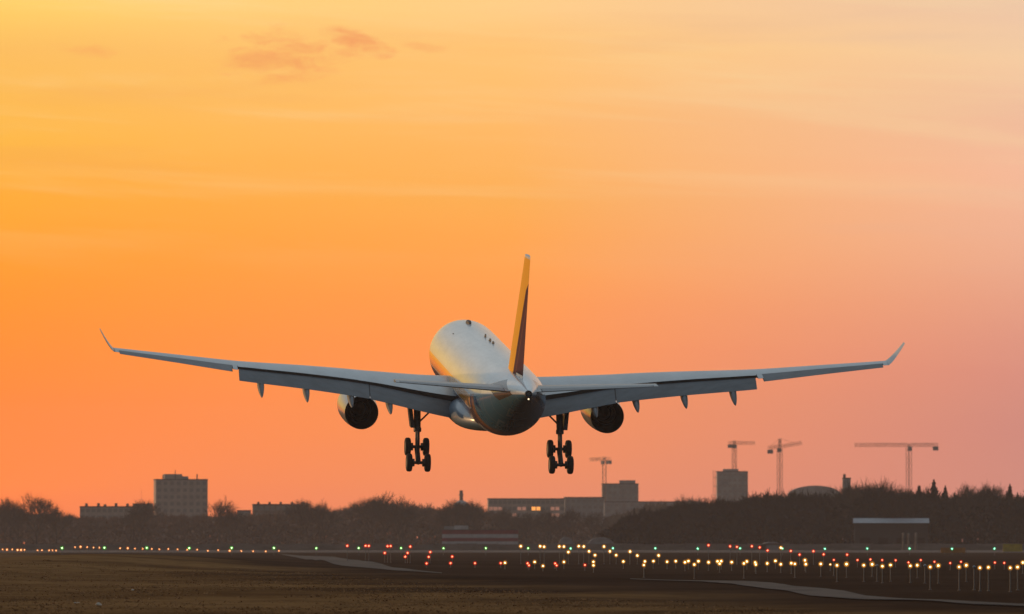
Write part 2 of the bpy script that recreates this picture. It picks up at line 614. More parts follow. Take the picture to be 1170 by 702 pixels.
# paths and runway
M['asphalt'] = mat('pale worn asphalt', (0.090, 0.068, 0.058), 0.85, spec=0.03, var=0.18, vscale=0.25, stretch=(1, .25, 1))
M['concrete_far'] = mat('runway concrete', (0.10, 0.07, 0.06), 0.8, spec=0.03, var=0.2, vscale=0.02, stretch=(1, .3, 1))


def sheet(name, top, bot, m, lift, n=40):
    """a ground sheet between two edges given as photo points on the flat ground"""
    def sample(pts, k):
        pts = [at(x, y_, gd(y_)) for x, y_ in pts]
        L = [0.0]
        for a, b in zip(pts, pts[1:]):
            L.append(L[-1] + (b - a).length)
        res = []
        for i in range(k):
            s = L[-1] * i / (k - 1)
            for j in range(len(pts) - 1):
                if s <= L[j + 1] + 1e-6:
                    u = (s - L[j]) / max(1e-6, L[j + 1] - L[j])
                    res.append(pts[j].lerp(pts[j + 1], u))
                    break
        return res
    A, B = sample(top, n), sample(bot, n)
    K = 10
    v, f = [], []
    for a, b in zip(A, B):
        for k in range(K + 1):
            p = a.lerp(b, k / K)
            v.append((p.x, p.y, hz(p.x, p.y) + lift))
    for i in range(n - 1):
        for k in range(K):
            f.append((i * (K + 1) + k, i * (K + 1) + k + 1, (i + 1) * (K + 1) + k + 1, (i + 1) * (K + 1) + k))
    o = raw_mesh(name, v, f, m)
    return tag(o, kind='structure')


sheet('path', [(318, 633.2), (345, 635.6), (380, 636.6), (392, 639), (421, 645), (452, 651.4), (488, 654.6), (505, 656)],
      [(322, 634.2), (338, 637.6), (360, 643.6), (383, 649.4), (418, 652.4), (450, 654), (488, 656), (505, 656.6)], M['asphalt'], 0.07)
sheet('road', [(720, 661.3), (760, 662.4), (804, 663.2), (859, 664.2), (885, 667), (909, 671.6), (942, 673.7), (967, 678), (990, 681.6), (1020, 683.6), (1058, 686.2), (1102, 689.8), (1170, 693.2), (1230, 696)],
      [(720, 662.1), (760, 663.2), (804, 664.8), (833, 668), (863, 672.7), (885, 675.6), (928, 681.4), (961, 683.6), (990, 685.7), (1025, 686.9), (1058, 688.6), (1102, 692.2), (1170, 696.0), (1230, 699)], M['asphalt'], 0.07, 60)
rw = MB().add([(-420, 1850, 0.05), (520, 1850, 0.05), (520, 2250, 0.05), (-420, 2250, 0.05)], [(0, 1, 2, 3)])
tag(rw.build('runway', M['concrete_far']), kind='structure')
M['white_line'] = mat('runway marking paint', (0.24, 0.185, 0.16), 0.7, spec=0.03, var=0.2, vscale=0.3)
mk = MB()
mk.add([(-420, 1853, 0.056), (520, 1853, 0.056), (520, 1860, 0.056), (-420, 1860, 0.056)], [(0, 1, 2, 3)])
for k in range(30):
    mk.add([(-410 + k * 30, 2040, 0.056), (-395 + k * 30, 2040, 0.056), (-395 + k * 30, 2043, 0.056), (-410 + k * 30, 2043, 0.056)], [(0, 1, 2, 3)])
tag(mk.build('runway_marking', M['white_line']), kind='structure')

# dry grass tufts of the near field
rng = np.random.default_rng(5)


def on_path(x, y):
    yp = 617 + CAM_Z * F_PX / y
    xp = 585 + x * F_PX / y
    lo_ = np.interp(xp, [700, 804, 885, 942, 990, 1058, 1170, 1240], [660, 662.5, 666.5, 673, 681, 685.5, 692.5, 696])
    hi_ = np.interp(xp, [700, 804, 863, 928, 990, 1058, 1170, 1240], [663.5, 666, 674, 682.5, 687, 690, 697.5, 700])
    return xp > 690 and lo_ <= yp <= hi_


def grass_field():
    n = 20000
    yy = 300 + 420 * rng.random(n) ** 1.3
    xx = (rng.random(n) * 2 - 1) * (yy * 0.0665 + 7)
    v, f = [], []
    dens = []
    for i in range(n):
        nb = noise.noise((xx[i] / 9.0, yy[i] / 26.0, 2.0))
        if nb < -0.25 + 0.5 * rng.random() - 0.25:
            continue
        dens.append(i)
    dens = [i for i in dens if (490 - yy[i]) * .003 - xx[i] * .036 > 0]
    dens = np.array([i for i in dens if not on_path(xx[i], yy[i])])
    xx, yy = xx[dens], yy[dens]
    zz = np.array([hz(a, b) for a, b in zip(xx, yy)])
    B = 5
    m_ = len(xx)
    ang = rng.random((m_, B)) * 2 * PI
    h = (0.02 + 0.07 * rng.random((m_, B)) ** 2) * (0.7 + 0.6 * rng.random((m_, 1)))
    lean = 0.10 + 0.25 * rng.random((m_, B))
    wdt = 0.035 + 0.05 * rng.random((m_, B))
    ox = xx[:, None] + rng.normal(0, .16, (m_, B))
    oy = yy[:, None] + rng.normal(0, .16, (m_, B))
    oz = np.repeat(zz[:, None], B, 1) - 0.03
    ca, sa = np.cos(ang), np.sin(ang)
    p0 = np.stack([ox - wdt, oy, oz], -1)
    p1 = np.stack([ox + wdt, oy, oz], -1)
    p2 = np.stack([ox + ca * lean, oy + sa * lean, oz + h], -1)
    v = np.stack([p0, p1, p2], 2).reshape(-1, 3)
    f = np.arange(len(v)).reshape(-1, 3)
    return v, f


M['grass'] = mat('dry grass', (0.30, 0.145, 0.062), 0.9, base2=(0.20, 0.092, 0.038), vscale=0.12, spec=0.0, stretch=(1, .5, 1))
v, f = grass_field()
tag(raw_mesh('grass', v, f, M['grass']), kind='stuff')

# pale rubble lying in the near grass
M['stone'] = mat('pale broken concrete', (0.50, 0.44, 0.37), 0.85, var=0.3, vscale=3.0, bump=0.5)


def rock(name, px, py, w, h, seed, label):
    rr = random.Random(seed)
    p = at(px, py, gd(py))
    mb = MB()
    for k in range(3):
        ox = (rr.random() - .5) * w * 1.1
        sw, sh = w * (.25 + .25 * rr.random()), h * (.6 + .5 * rr.random())
        rings = []
        for i in range(5):
            t = i / 4
            q = math.sqrt(max(0.02, 1 - t * t))
            rings.append([(ox + sw * q * math.cos(a) * (.8 + .4 * rr.random()), sw * .8 * q * math.sin(a) * (.8 + .4 * rr.random()), sh * t - .02) for a in [2 * PI * j / 8 for j in range(8)]])
        mb.loft(rings)
    o = mb.build(name, M['stone'])
    o.location = (p.x, p.y, hz(p.x, p.y))
    tag(o, label, 'rubble')


rock('rubble', 115, 690.5, 0.30, 0.14, 1, 'wider pale lump of rubble lying in the near left grass')
rock('rubble', 150.5, 675.5, 0.16, 0.12, 2, 'small pale stone in the left grass, farther off than the wide lump')
rock('rubble', 87, 688, 0.20, 0.05, 3, 'flat dull sliver of rubble left of the wide pale lump')

# ------------------------------------------------------------------ airliner
Z0 = 6.65
REF = at(561.0, 438.0, 609.0)
ROT = Matrix.Rotation(R(5.5), 4, 'Z') @ Matrix.Rotation(R(6.8), 4, 'X') @ Matrix.Rotation(R(0.85), 4, 'Y')
plane = empty('airliner')
plane.matrix_world = Matrix.Translation(REF) @ ROT @ Matrix.Translation((0, 0, -Z0))
tag(plane, 'white twin-engine airliner coming in to land with gear and flaps down', 'airliner')
UP = (0, 0, Z0)


def part(mb, name, m, smooth=35, label=None):
    o = mb.build(name, m, plane, smooth, UP)
    if label:
        o['label'] = label
    return o


def sub(mb, name, m, parent, smooth=35, label=None):
    o = mb.build(name, m, parent, smooth)
    if label:
        o['label'] = label
    return o


def catmull(keys, s):
    ks = [k[0] for k in keys]
    i = max(0, min(len(ks) - 2, int(np.searchsorted(ks, s)) - 1))
    k0, k1 = keys[i], keys[i + 1]
    t = (s - k0[0]) / (k1[0] - k0[0])
    out_ = []
    for c in range(1, len(k0)):
        d = (k1[c] - k0[c])
        m0 = (k1[c] - keys[i - 1][c]) / (k1[0] - keys[i - 1][0]) * (k1[0] - k0[0]) if i > 0 else d
        m1 = (keys[i + 2][c] - k0[c]) / (keys[i + 2][0] - k0[0]) * (k1[0] - k0[0]) if i + 2 < len(keys) else d
        t2, t3 = t * t, t * t * t
        out_.append((2 * t3 - 3 * t2 + 1) * k0[c] + (t3 - 2 * t2 + t) * m0 + (-2 * t3 + 3 * t2) * k1[c] + (t3 - t2) * m1)
    return out_


# --- fuselage: station s metres aft of the nose, top z, bottom z, half width
FK = [(0, -0.78, -0.86, .05), (.3, -.35, -1.3, .5), (.8, 0, -1.62, .92), (1.6, .5, -1.96, 1.4), (2.6, 1.3, -2.24, 1.86), (3.6, 1.98, -2.45, 2.2),
      (5, 2.5, -2.66, 2.55), (7, 2.76, -2.79, 2.77), (9, 2.82, -2.82, 2.82), (20, 2.82, -2.82, 2.82), (34, 2.82, -2.82, 2.82), (41, 2.82, -2.81, 2.82), (44, 2.82, -2.52, 2.75),
      (46.5, 2.82, -1.95, 2.54), (49, 2.80, -1.12, 2.14), (52, 2.74, -.08, 1.60), (55, 2.60, .86, 1.02), (57, 2.47, 1.40, .64), (58.5, 2.34, 1.78, .34), (58.8, 2.28, 1.86, .25)]
NS = 64


def fus_ring(s):
    tz, bz, hw = catmull(FK, s)
    c, hh = (tz + bz) / 2, (tz - bz) / 2
    return [(hw * math.cos(a), 30 - s, c + hh * math.sin(a)) for a in [2 * PI * k / NS for k in range(NS)]]


st = [0, .1, .3, .5, .8, 1.2, 1.6, 2.1, 2.6, 3.1, 3.6, 4.3, 5, 6, 7, 8, 9] + list(np.arange(11, 40, 2.0)) + list(np.arange(40, 58.6, .75)) + [58.8]
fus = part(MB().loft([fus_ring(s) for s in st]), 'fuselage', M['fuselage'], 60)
# auxiliary power unit outlet and the white tail light
b_ = MB().lathe((0, 30 - 58.75, 2.07), (0, -1, 0.12), [(0, .27), (.32, .25), (.33, .20), (-.2, .16)], 20)
apu = sub(b_, 'exhaust_outlet', M['black'], fus)
M['tail_lamp'] = emat('tail lamp', (1.0, .78, .5), 1.6)
sub(MB().sphere((0.02, 30 - 58.85, 1.70), .062), 'tail_light', M['tail_lamp'], fus)
M['antenna'] = M['black']
for s, x, w_, l_, h_ in ((10.6, -0.05, .22, 1.1, .30), (22.0, .22, .07, .5, .28), (25.3, .28, .09, .6, .25), (27.2, .34, .09, .6, .22), (14.5, -1.6, .05, .3, .1)):
    zt = math.sqrt(2.82 ** 2 - x * x)
    rings = [[(x + w_ * q_ * math.cos(a), 30 - s + l_ * q_ * math.sin(a) - 0.3 * t_, zt - .04 + h_ * t_) for a in [2 * PI * k / 12 for k in range(12)]] for t_, q_ in ((0, 1), (.5, .9), (.85, .7), (1, .3))]
    sub(MB().loft(rings), 'antenna', M['black'], fus)

# --- belly fairing round the wing root
BK = [(17.0, 1.2, -2.2, 2.45), (19.0, 2.2, -2.75, 2.2), (21.5, 2.95, -3.15, 2.0), (25, 3.2, -3.4, 1.9), (30, 3.22, -3.42, 1.9), (33.5, 3.12, -3.3, 1.95), (36.5, 2.6, -3.0, 2.2), (39, 1.5, -2.65, 2.35)]
rings = []
for s in np.linspace(17.0, 39.0, 34):
    hw, bz, tz = catmull(BK, s)
    tz = -abs(tz) + 0.9
    c, hh = (bz + tz) / 2, (tz - bz) / 2
    r_ = []
    for k in range(40):
        a = 2 * PI * k / 40
        ca, sa = math.cos(a), math.sin(a)
        e = 0.62
        r_.append((hw * math.copysign(abs(ca) ** e, ca), 30 - s, c + hh * math.copysign(abs(sa) ** (0.8), sa)))
    rings.append(r_)
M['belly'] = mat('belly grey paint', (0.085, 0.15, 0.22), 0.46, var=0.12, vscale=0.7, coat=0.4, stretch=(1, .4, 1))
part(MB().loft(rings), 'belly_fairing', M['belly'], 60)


# --- aerofoils
def naca(f, tcr):
    return 5 * tcr * (.2969 * math.sqrt(max(f, 0)) - .126 * f - .3516 * f ** 2 + .2843 * f ** 3 - .1036 * f ** 4)


def foil(le, chord, tcr, inc, f0=0.0, f1=1.0, n=12, camber=0.015, vertical=False):
    """closed ring of one aerofoil section between chord fractions f0..f1; inc is nose-up, in radians"""
    fr = [f0 + (f1 - f0) * (0.5 - 0.5 * math.cos(PI * k / (n - 1))) for k in range(n)]
    up = [(f, naca(f, tcr) + camber * 4 * f * (1 - f) + (0.0015 if f > .98 else 0)) for f in fr]
    lo = [(f, -naca(f, tcr) * .9 + camber * 4 * f * (1 - f) - (0.0015 if f > .98 else 0)) for f in fr]
    ring = []
    for f, t in up[::-1] + (lo[1:] if f0 == 0 else lo):
        a, tt = f * chord, t * chord
        if vertical:
            ring.append((le[0] + tt, le[1] - a, le[2]))
        else:
            ring.append((le[0], le[1] - a * math.cos(inc) + tt * math.sin(inc), le[2] - a * math.sin(inc) + tt * math.cos(inc)))
    return ring


XS = [0.0, 3.0, 9.4, 14.0, 19.7, 24.3, 29.2]
W_LE = [19.4, 21.0, 25.25, 28.07, 31.5, 34.2, 36.9]
W_CH = [12.2, 10.7, 7.2, 6.2, 4.75, 3.65, 2.55]
W_ZT = [-1.75, -1.50, -0.22, 0.52, 1.28, 2.02, 2.78]       # height of the section at 80 % chord
W_TC = [.145, .14, .118, .112, .108, .105, .10]
W_IN = [5.0, 4.5, 2.8, 1.8, 0.8, 0.2, -0.5]


def smooth_interp(x, xs_, vs_):
    keys = [(a, b) for a, b in zip(xs_, vs_)]
    return catmull(keys, x)[0]


def wing_at(x):
    le, ch = np.interp(x, XS, W_LE), np.interp(x, XS, W_CH)
    zt, tcr, inc = smooth_interp(x, XS, W_ZT), np.interp(x, XS, W_TC), R(float(np.interp(x, XS, W_IN)))
    return float(le), float(ch), zt + .02 + .8 * ch * math.sin(inc), float(tcr), inc


def wing_ring(x, sg, f0=0.0, f1=1.0, droop=0.0):
    le, ch, zle, tcr, inc = wing_at(x)
    r_ = foil((sg * x, 30 - le, zle), ch, tcr, inc, f0, f1)
    if droop:
        hy, hzv = 30 - le - f0 * ch * math.cos(inc), zle - f0 * ch * math.sin(inc)
        c_, s_ = math.cos(droop), math.sin(droop)
        r_ = [(p[0], hy + (p[1] - hy) * c_ - (p[2] - hzv) * -s_ * -1, hzv + (p[1] - hy) * s_ + (p[2] - hzv) * c_) for p in r_]
    return r_


def flap_ring(x, sg, fch, defl):
    le, ch, zle, tcr, inc = wing_at(x)
    hy = 30 - le - 0.770 * ch * math.cos(inc)
    hzv = zle - 0.795 * ch * math.sin(inc) - 0.006 * ch - 0.02 + float(np.interp(x, [3, 9.4, 19.5], [.24, .17, .05]))
    return foil((sg * x, hy, hzv), fch, .15, inc + defl, 0, 1, 12, 0.03)


for sg, side in ((-1, 'left'), (1, 'right')):
    xs_in = list(np.linspace(1.5, 19.70, 26))
    w = MB().loft([wing_ring(x, sg, 0, .80) for x in xs_in], mi_back=1)  # rear face coloured black, standing in for shade in the gap above the flap
    xs_out = list(np.linspace(19.702, 29.2, 12))
    w.loft([wing_ring(x, sg, 0, .745) for x in xs_out])
    wing = part(w, 'wing', [M['paint_grey'], M['black']], 40)
    # fixed trailing piece between flap and aileron and outboard of the aileron
    sub(MB().loft([wing_ring(x, sg, .748, 1.0) for x in (19.75, 20.12)]), 'trailing_edge', M['paint_grey'], wing, 40)
    sub(MB().loft([wing_ring(x, sg, .748, 1.0) for x in (28.85, 29.18)]), 'trailing_edge', M['paint_grey'], wing, 40)
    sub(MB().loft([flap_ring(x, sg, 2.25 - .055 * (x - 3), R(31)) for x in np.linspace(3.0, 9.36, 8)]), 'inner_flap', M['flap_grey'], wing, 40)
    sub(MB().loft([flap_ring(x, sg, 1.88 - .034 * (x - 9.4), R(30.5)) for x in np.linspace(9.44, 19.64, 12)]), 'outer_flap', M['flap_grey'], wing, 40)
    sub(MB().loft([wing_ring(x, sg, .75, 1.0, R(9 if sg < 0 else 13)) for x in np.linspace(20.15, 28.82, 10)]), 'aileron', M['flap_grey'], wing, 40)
    sub(MB().loft([flap_ring(x, sg, 1.60, R(30.5)) for x in (9.362, 9.438)]), 'flap_seal', M['black'], wing, 40)
    # slat along the leading edge, let down
    sl_ = MB()
    for a_, b__ in ((4.2, 8.5), (10.4, 27.8)):
        rs = []
        for x in np.linspace(a_, b__, 10):
            le, ch, zle, tcr, inc = wing_at(x)
            rs.append(foil((sg * x, 30 - le + .055 * ch + .18, zle - .045 * ch - .12), .15 * ch, .22, inc - R(22), 0, 1, 10, .05))
        sl_.loft(rs)
    sub(sl_, 'slat', M['paint_grey'], wing, 40)
    # spoiler panels lie on the upper skin
    sp_ = MB()
    for k in range(6):
        xa, xb = 10.3 + k * 1.5, 11.72 + k * 1.5
        for xx in (0,):
            q = []
            for x, f_ in ((xa, .66), (xb, .66), (xb, .795), (xa, .795)):
                le, ch, zle, tcr, inc = wing_at(x)
                t_ = naca(f_, tcr) * ch + .06 * f_ * (1 - f_) * ch
                q.append((sg * x, 30 - le - f_ * ch * math.cos(inc) + t_ * math.sin(inc), zle - f_ * ch * math.sin(inc) + t_ * math.cos(inc) + .012))
            lo_ = [(p[0], p[1], p[2] - .05) for p in q]
            sp_.loft([lo_, q])
    sub(sp_, 'spoiler', M['paint_grey'], wing, 30)
    # winglet
    le, ch, zle, tcr, inc = wing_at(29.2)
    wl = []
    for t in np.linspace(0, 1, 7):
        e = t ** 1.25
        xo = 29.2 + 1.15 * t
        zo = zle + 1.72 * e
        c_ = ch * (1 - .68 * t)
        yy_ = 30 - le - 2.05 * t
        rr_ = foil((sg * xo, yy_, zo), c_, .09, 0, 0, 1, 10, 0)
        tilt = R(8 + 44 * min(1, t * 2.5)) * sg
        rr_ = [(sg * xo - (p[2] - zo) * math.sin(tilt), p[1], zo + (p[2] - zo) * math.cos(tilt)) for p in rr_]
        wl.append(rr_)
    sub(MB().loft(wl), 'winglet', M['paint_grey'], wing, 40)
    # canoe fairings of the flap tracks
    for x in (7.85, 10.9, 14.4, 17.95):
        le, ch, zle, tcr, inc = wing_at(x)
        y0, z0 = 30 - le - .48 * ch, zle - .48 * ch * math.sin(inc) - .05 * ch
        fr_ = flap_ring(x, sg, 1.6, R(31))
        yte, zte = min(p[1] for p in fr_), min(p[2] for p in fr_)
        y1, z1 = yte - 1.3, zte - .90
        hy, hzz = 30 - le - .78 * ch, zle - .78 * ch * math.sin(inc) - .07 * ch - .22
        rs = []
        for t in np.linspace(0, 1, 18):
            # quadratic Bezier down past the flap
            yy_ = (1 - t) ** 2 * y0 + 2 * t * (1 - t) * hy + t * t * y1
            zz_ = (1 - t) ** 2 * z0 + 2 * t * (1 - t) * hzz + t * t * z1
            q = max(.03, math.sin(PI * min(1, (t * .93 + .04))) ** .55 if t < .55 else math.cos((t - .55) / .45 * PI / 2 * .985) ** .62)
            rs.append([(sg * x + .27 * q * math.cos(a), yy_, zz_ + .42 * q * math.sin(a)) for a in [2 * PI * k / 14 for k in range(14)]])
        sub(MB().loft(rs), 'flap_track_fairing', M['flap_grey'], wing, 50)

    # --- engine
    ex, ez = sg * 9.47 - .12, -2.75

    def yd(s):
        return 30 - s
    prof = [(19.75, 1.164), (19.62, 1.222), (19.6, 1.271), (19.7, 1.339), (20.2, 1.406), (21.2, 1.450), (22.6, 1.455), (24.0, 1.431), (25.2, 1.387), (26.2, 1.334), (26.75, 1.295), (26.76, 1.271), (26.0, 1.261), (24.6, 1.251)]
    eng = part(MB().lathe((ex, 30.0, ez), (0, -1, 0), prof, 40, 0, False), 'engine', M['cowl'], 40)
    sub(MB().lathe((ex, 30.0, ez), (0, -1, 0), [(20.6, 1.24), (21.4, 1.27), (23.0, 1.275), (24.6, 1.275), (26.6, 1.295), (26.61, 1.27), (24.4, 1.22), (23.4, 1.1), (23.0, .75)], 40, 0, False), 'nozzle_liner', M['liner'], eng, 40)
    sub(MB().lathe((ex, 30.0, ez), (0, -1, 0), [(20.5, 1.24), (20.75, 1.235), (20.9, .3), (20.6, .28), (20.1, .02)], 32), 'fan', M['dark_metal'], eng, 40)
    core = sub(MB().lathe((ex, 30.0, ez), (0, -1, 0), [(23.0, .95), (24.4, .9), (25.3, .72), (25.32, .66), (24.0, .60)], 32, 0, False), 'core_nozzle', M['hot_metal'], eng, 40)
    sub(MB().lathe((ex, 30.0, ez), (0, -1, 0), [(23.6, .5), (24.8, .42), (25.6, .22), (26.0, .04)], 24), 'exhaust_plug', M['hot_metal'], eng, 40)
    # pylon up to the wing
    le, ch, zle, tcr, inc = wing_at(9.47)
    rs = []
    for s, zb, zt, hw in ((20.8, ez + 1.35, ez + 1.75, .08), (22.5, ez + 1.3, ez + 2.15, .24), (24.8, ez + 1.2, zle - .1, .28), (26.6, ez + 1.15, zle - .15, .27), (28.6, ez + 1.45, zle - .3, .2), (30.2, zle - .8, zle - .55, .05)):
        rs.append([(ex - hw, yd(s), zb), (ex + hw, yd(s), zb), (ex + hw * .9, yd(s), zt), (ex - hw * .9, yd(s), zt)])
    sub(MB().loft(rs), 'pylon', M['cowl'], eng, 40)

    # --- horizontal stabiliser
    def stab(x, f0, f1):
        t = (x - .5) / 9.2
        return foil((sg * x, 30 - (49.7 + 6.1 * t), 1.72 + 1.02 * t - .12), 5.4 - 3.2 * t, .10, R(-2.6), f0, f1, 12, 0)
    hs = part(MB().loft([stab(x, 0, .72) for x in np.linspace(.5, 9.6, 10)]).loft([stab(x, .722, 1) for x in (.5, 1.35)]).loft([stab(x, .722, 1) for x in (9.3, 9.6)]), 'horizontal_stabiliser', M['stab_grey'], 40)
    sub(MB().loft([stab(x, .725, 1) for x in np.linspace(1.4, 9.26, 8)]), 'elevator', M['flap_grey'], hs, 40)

    # --- main gear: strut, four-wheel bogie hanging tail-low, door and stay
    gx, gy, gz = sg * 5.46 - .11, 30 - 31.0, -5.47
    mg = part(MB().tube((gx, gy, gz), (gx, gy + .72, -3.6), .17, .18, 14).tube((gx, gy + .72, -3.6), (gx, gy + 1.6, -1.7), .25, .28, 14).tube((gx, gy + .66, -3.75), (gx, gy + .76, -3.5), .30, .30, 14)
              .tube((gx, gy - .1, -4.55), (gx, gy + .45, -3.7), .05, .06, 8).tube((gx, gy - .1, -4.55), (gx, gy - .1, -5.25), .06, .05, 8), 'main_landing_gear', M['dark_metal'], 40)
    a_ = R(31.5)
    du = Vector((0, -math.cos(a_), -math.sin(a_)))
    ctr = Vector((gx, gy, gz))
    fw, rwh = ctr - du * .99, ctr + du * .99
    sub(MB().tube(fw, rwh, .20, .20, 12).tube(fw - Vector((.55, 0, 0)), fw + Vector((.55, 0, 0)), .12, .12, 10).tube(rwh - Vector((.55, 0, 0)), rwh + Vector((.55, 0, 0)), .12, .12, 10)
        .tube(fw - Vector((.50, 0, 0)), fw - Vector((.30, 0, 0)), .30, .30, 14).tube(fw + Vector((.30, 0, 0)), fw + Vector((.50, 0, 0)), .30, .30, 14).tube(rwh - Vector((.50, 0, 0)), rwh - Vector((.30, 0, 0)), .30, .30, 14).tube(rwh + Vector((.30, 0, 0)), rwh + Vector((.50, 0, 0)), .30, .30, 14)
        .tube(ctr + Vector((0, .35, .9)), fw + Vector((0, 0, .1)), .05, .05, 8), 'bogie_beam', M['dark_metal'], mg, 40)
    for pos in (fw, rwh):
        for sx in (-.70, .70):
            c_ = pos + Vector((sx, 0, 0))
            tp = [(-.12, .36), (-.20, .42), (-.225, .54), (-.19, .64), (-.10, .69), (0, .70), (.10, .69), (.19, .64), (.225, .54), (.20, .42), (.12, .36)]
            wh = sub(MB().lathe(c_, (1, 0, 0), tp, 32), 'wheel', M['tyre'], mg, 40)
            # the rim is modelled with the tyre as one wheel
            me = wh.data
            rm = MB().lathe(c_, (1, 0, 0), [(-.205, .10), (-.19, .40), (.19, .40), (.205, .10)], 24)
            ro = rm.build('rim_tmp', M['rim'], None, 40)
            base_n = len(me.vertices)
            vv_ = [tuple(p.co) for p in me.vertices] + [tuple(p.co) for p in ro.data.vertices]
            ff_ = [tuple(p.vertices) for p in me.polygons] + [tuple(i + base_n for i in p.vertices) for p in ro.data.polygons]
            ii_ = [0] * len(me.polygons) + [1] * len(ro.data.polygons)
            nm = bpy.data.meshes.new('wheel')
            nm.from_pydata(vv_, [], ff_)
            nm.materials.append(M['tyre'])
            nm.materials.append(M['rim'])
            nm.polygons.foreach_set('material_index', ii_)
            for p in nm.polygons:
                p.use_smooth = True
            nm.update()
            nm.set_sharp_from_angle(angle=R(40))
            wh.data = nm
            bpy.data.objects.remove(ro)
    sub(MB().tube((gx - sg * .1, gy + .9, -3.1), (gx - sg * 1.35, gy + 1.3, -1.9), .07, .07, 8), 'side_stay', M['dark_metal'], mg, 40)
    d0 = [(gx + sg * .24, gy + 1.6, -3.45), (gx + sg * .24, gy + .3, -3.45), (gx + sg * .44, gy + 1.0, -1.7), (gx + sg * .44, gy + 2.3, -1.7)]
    d1 = [(p[0] + sg * .30, p[1], p[2]) for p in d0]
    sub(MB().loft([d0, d1]), 'gear_door', M['dark_metal'], mg, 30)

# nose gear, mostly behind the belly from here
ng = part(MB().tube((0, 30 - 6.6, -2.4), (0, 30 - 6.4, -5.0), .13, .11, 12), 'nose_landing_gear', M['dark_metal'], 40)
for sx in (-.36, .36):
    sub(MB().lathe((sx, 30 - 6.4, -5.05), (1, 0, 0), [(-.1, .2), (-.16, .36), (-.12, .48), (0, .52), (.12, .48), (.16, .36), (.1, .2)], 24), 'wheel', M['tyre'], ng, 40)

# --- fin and rudder
FZ = [2.45, 3.2, 5.0, 7.0, 9.0, 11.3, 11.75]


def fin(z, f0, f1):
    t = (z - 2.6) / 9.2
    return foil((0, 30 - (45.3 + 9.0 * t), z), 8.9 - 5.75 * t, .098, 0, f0, f1, 14, 0, True)


fn = part(MB().loft([fin(z, 0, .70) for z in FZ]), 'fin', M['tail'], 40)
sub(MB().loft([fin(z, .703, 1) for z in [2.97] + FZ[1:7]]), 'rudder', M['tail'], fn, 40)
sub(MB().loft([fin(z, 0, 1) for z in (11.752, 11.92)]), 'fin_tip', M['silver'], fn, 40)
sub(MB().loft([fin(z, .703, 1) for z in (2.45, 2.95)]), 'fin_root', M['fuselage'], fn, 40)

# ------------------------------------------------------------------ lights of the airfield
LC = {'green': ((.60, 1.0, .45), 8.0, (.06, .60, .03)), 'teal': ((.40, 1.0, .65), 8.0, (.01, .60, .22)), 'red': ((1.0, .22, .10), 8.5, (1.0, .035, .012)), 'amber': ((1.0, .66, .30), 10.0, (1.0, .38, .04)), 'dim': ((1.0, .44, .17), 7.0, (.75, .18, .03))}
for k, (c_, s_, h_) in LC.items():
    M['lamp_' + k] = emat('lamp ' + k, c_, s_)
    M['cover_' + k] = cover_mat('halo ' + k, h_, 1.0, .24)  # covers are the added shells that imitate the halo
M['cover_off'] = mat('unlit added shell', (.16, .20, .26), .2, var=.15, vscale=4)
M['lamp_off'] = mat('unlit blue-grey lamp', (.16, .20, .26), .4, var=.15, vscale=4)
M['post'] = mat('galvanised post', (.13, .12, .122), .6, .0, var=.15, vscale=5)
pole_me = MB().tube((0, 0, 0), (0, 0, 1), .035, .03, 8).tube((0, 0, 0), (0, 0, .03), .09, .09, 8)
p_proto = pole_me.build('post', M['post'], None, 40)
# a lamp is a bright core in two added shells that imitate its halo
lamp_me = MB().sphere((0, 0, 0), .62, 14, 10).sphere((0, 0, 0), 1.0, 16, 10, 1).sphere((0, 0, 0), 1.8, 16, 10, 1)
l_proto = lamp_me.build('lamp', [M['lamp_amber'], M['cover_amber']], None, 60)
lamp_meshes = {}
for k in list(LC) + ['off']:
    me = l_proto.data.copy()
    me.materials[0] = M['lamp_' + k]
    me.materials[1] = M['cover_' + k]  # added halo shells
    lamp_meshes[k] = me
ORD = ['', 'first', 'second', 'third', 'fourth', 'fifth', 'sixth', 'seventh', 'eighth', 'ninth', 'tenth', 'eleventh', 'twelfth', 'thirteenth', 'fourteenth', 'fifteenth', 'sixteenth', 'seventeenth', 'eighteenth', 'nineteenth', 'twentieth',
       'twenty-first', 'twenty-second', 'twenty-third', 'twenty-fourth', 'twenty-fifth', 'twenty-sixth', 'twenty-seventh', 'twenty-eighth', 'twenty-ninth', 'thirtieth', 'thirty-first', 'thirty-second', 'thirty-third', 'thirty-fourth', 'thirty-fifth',
       'thirty-sixth', 'thirty-seventh', 'thirty-eighth', 'thirty-ninth', 'fortieth']


def field_light(px, py, base_y, color, lamp_px, label, group):
    d = gd(base_y)
    p = at(px, py, d)
    gz_ = hz(p.x, p.y)
    r = empty('field_light', (p.x, p.y, gz_))
    tag(r, label, 'field light', group)
    h = max(.15, p.z - gz_)
    po = link_copy(p_proto, r)
    po.name = 'post'
    po.location = (0, 0, 0)
    po.scale = (1, 1, h)
    la = link_copy(l_proto, r)
    la.name = 'lamp'
    la.data = lamp_meshes[color]
    s_ = lamp_px * .40 * d / F_PX
    la.location = (0, 0, h)
    la.scale = (s_, s_, s_ * 1.02)


def row(pts, color, base, size, text, group, last=True):
    pts = sorted(pts)
    for i, p in enumerate(pts):
        b = p[2] if len(p) > 2 and p[2] else (base(p[0], p[1]) if callable(base) else base)
        s_ = p[3] if len(p) > 3 else size
        c_ = p[4] if len(p) > 4 else color
        field_light(p[0], p[1], b, c_, s_, text % ORD[i + 1], group)


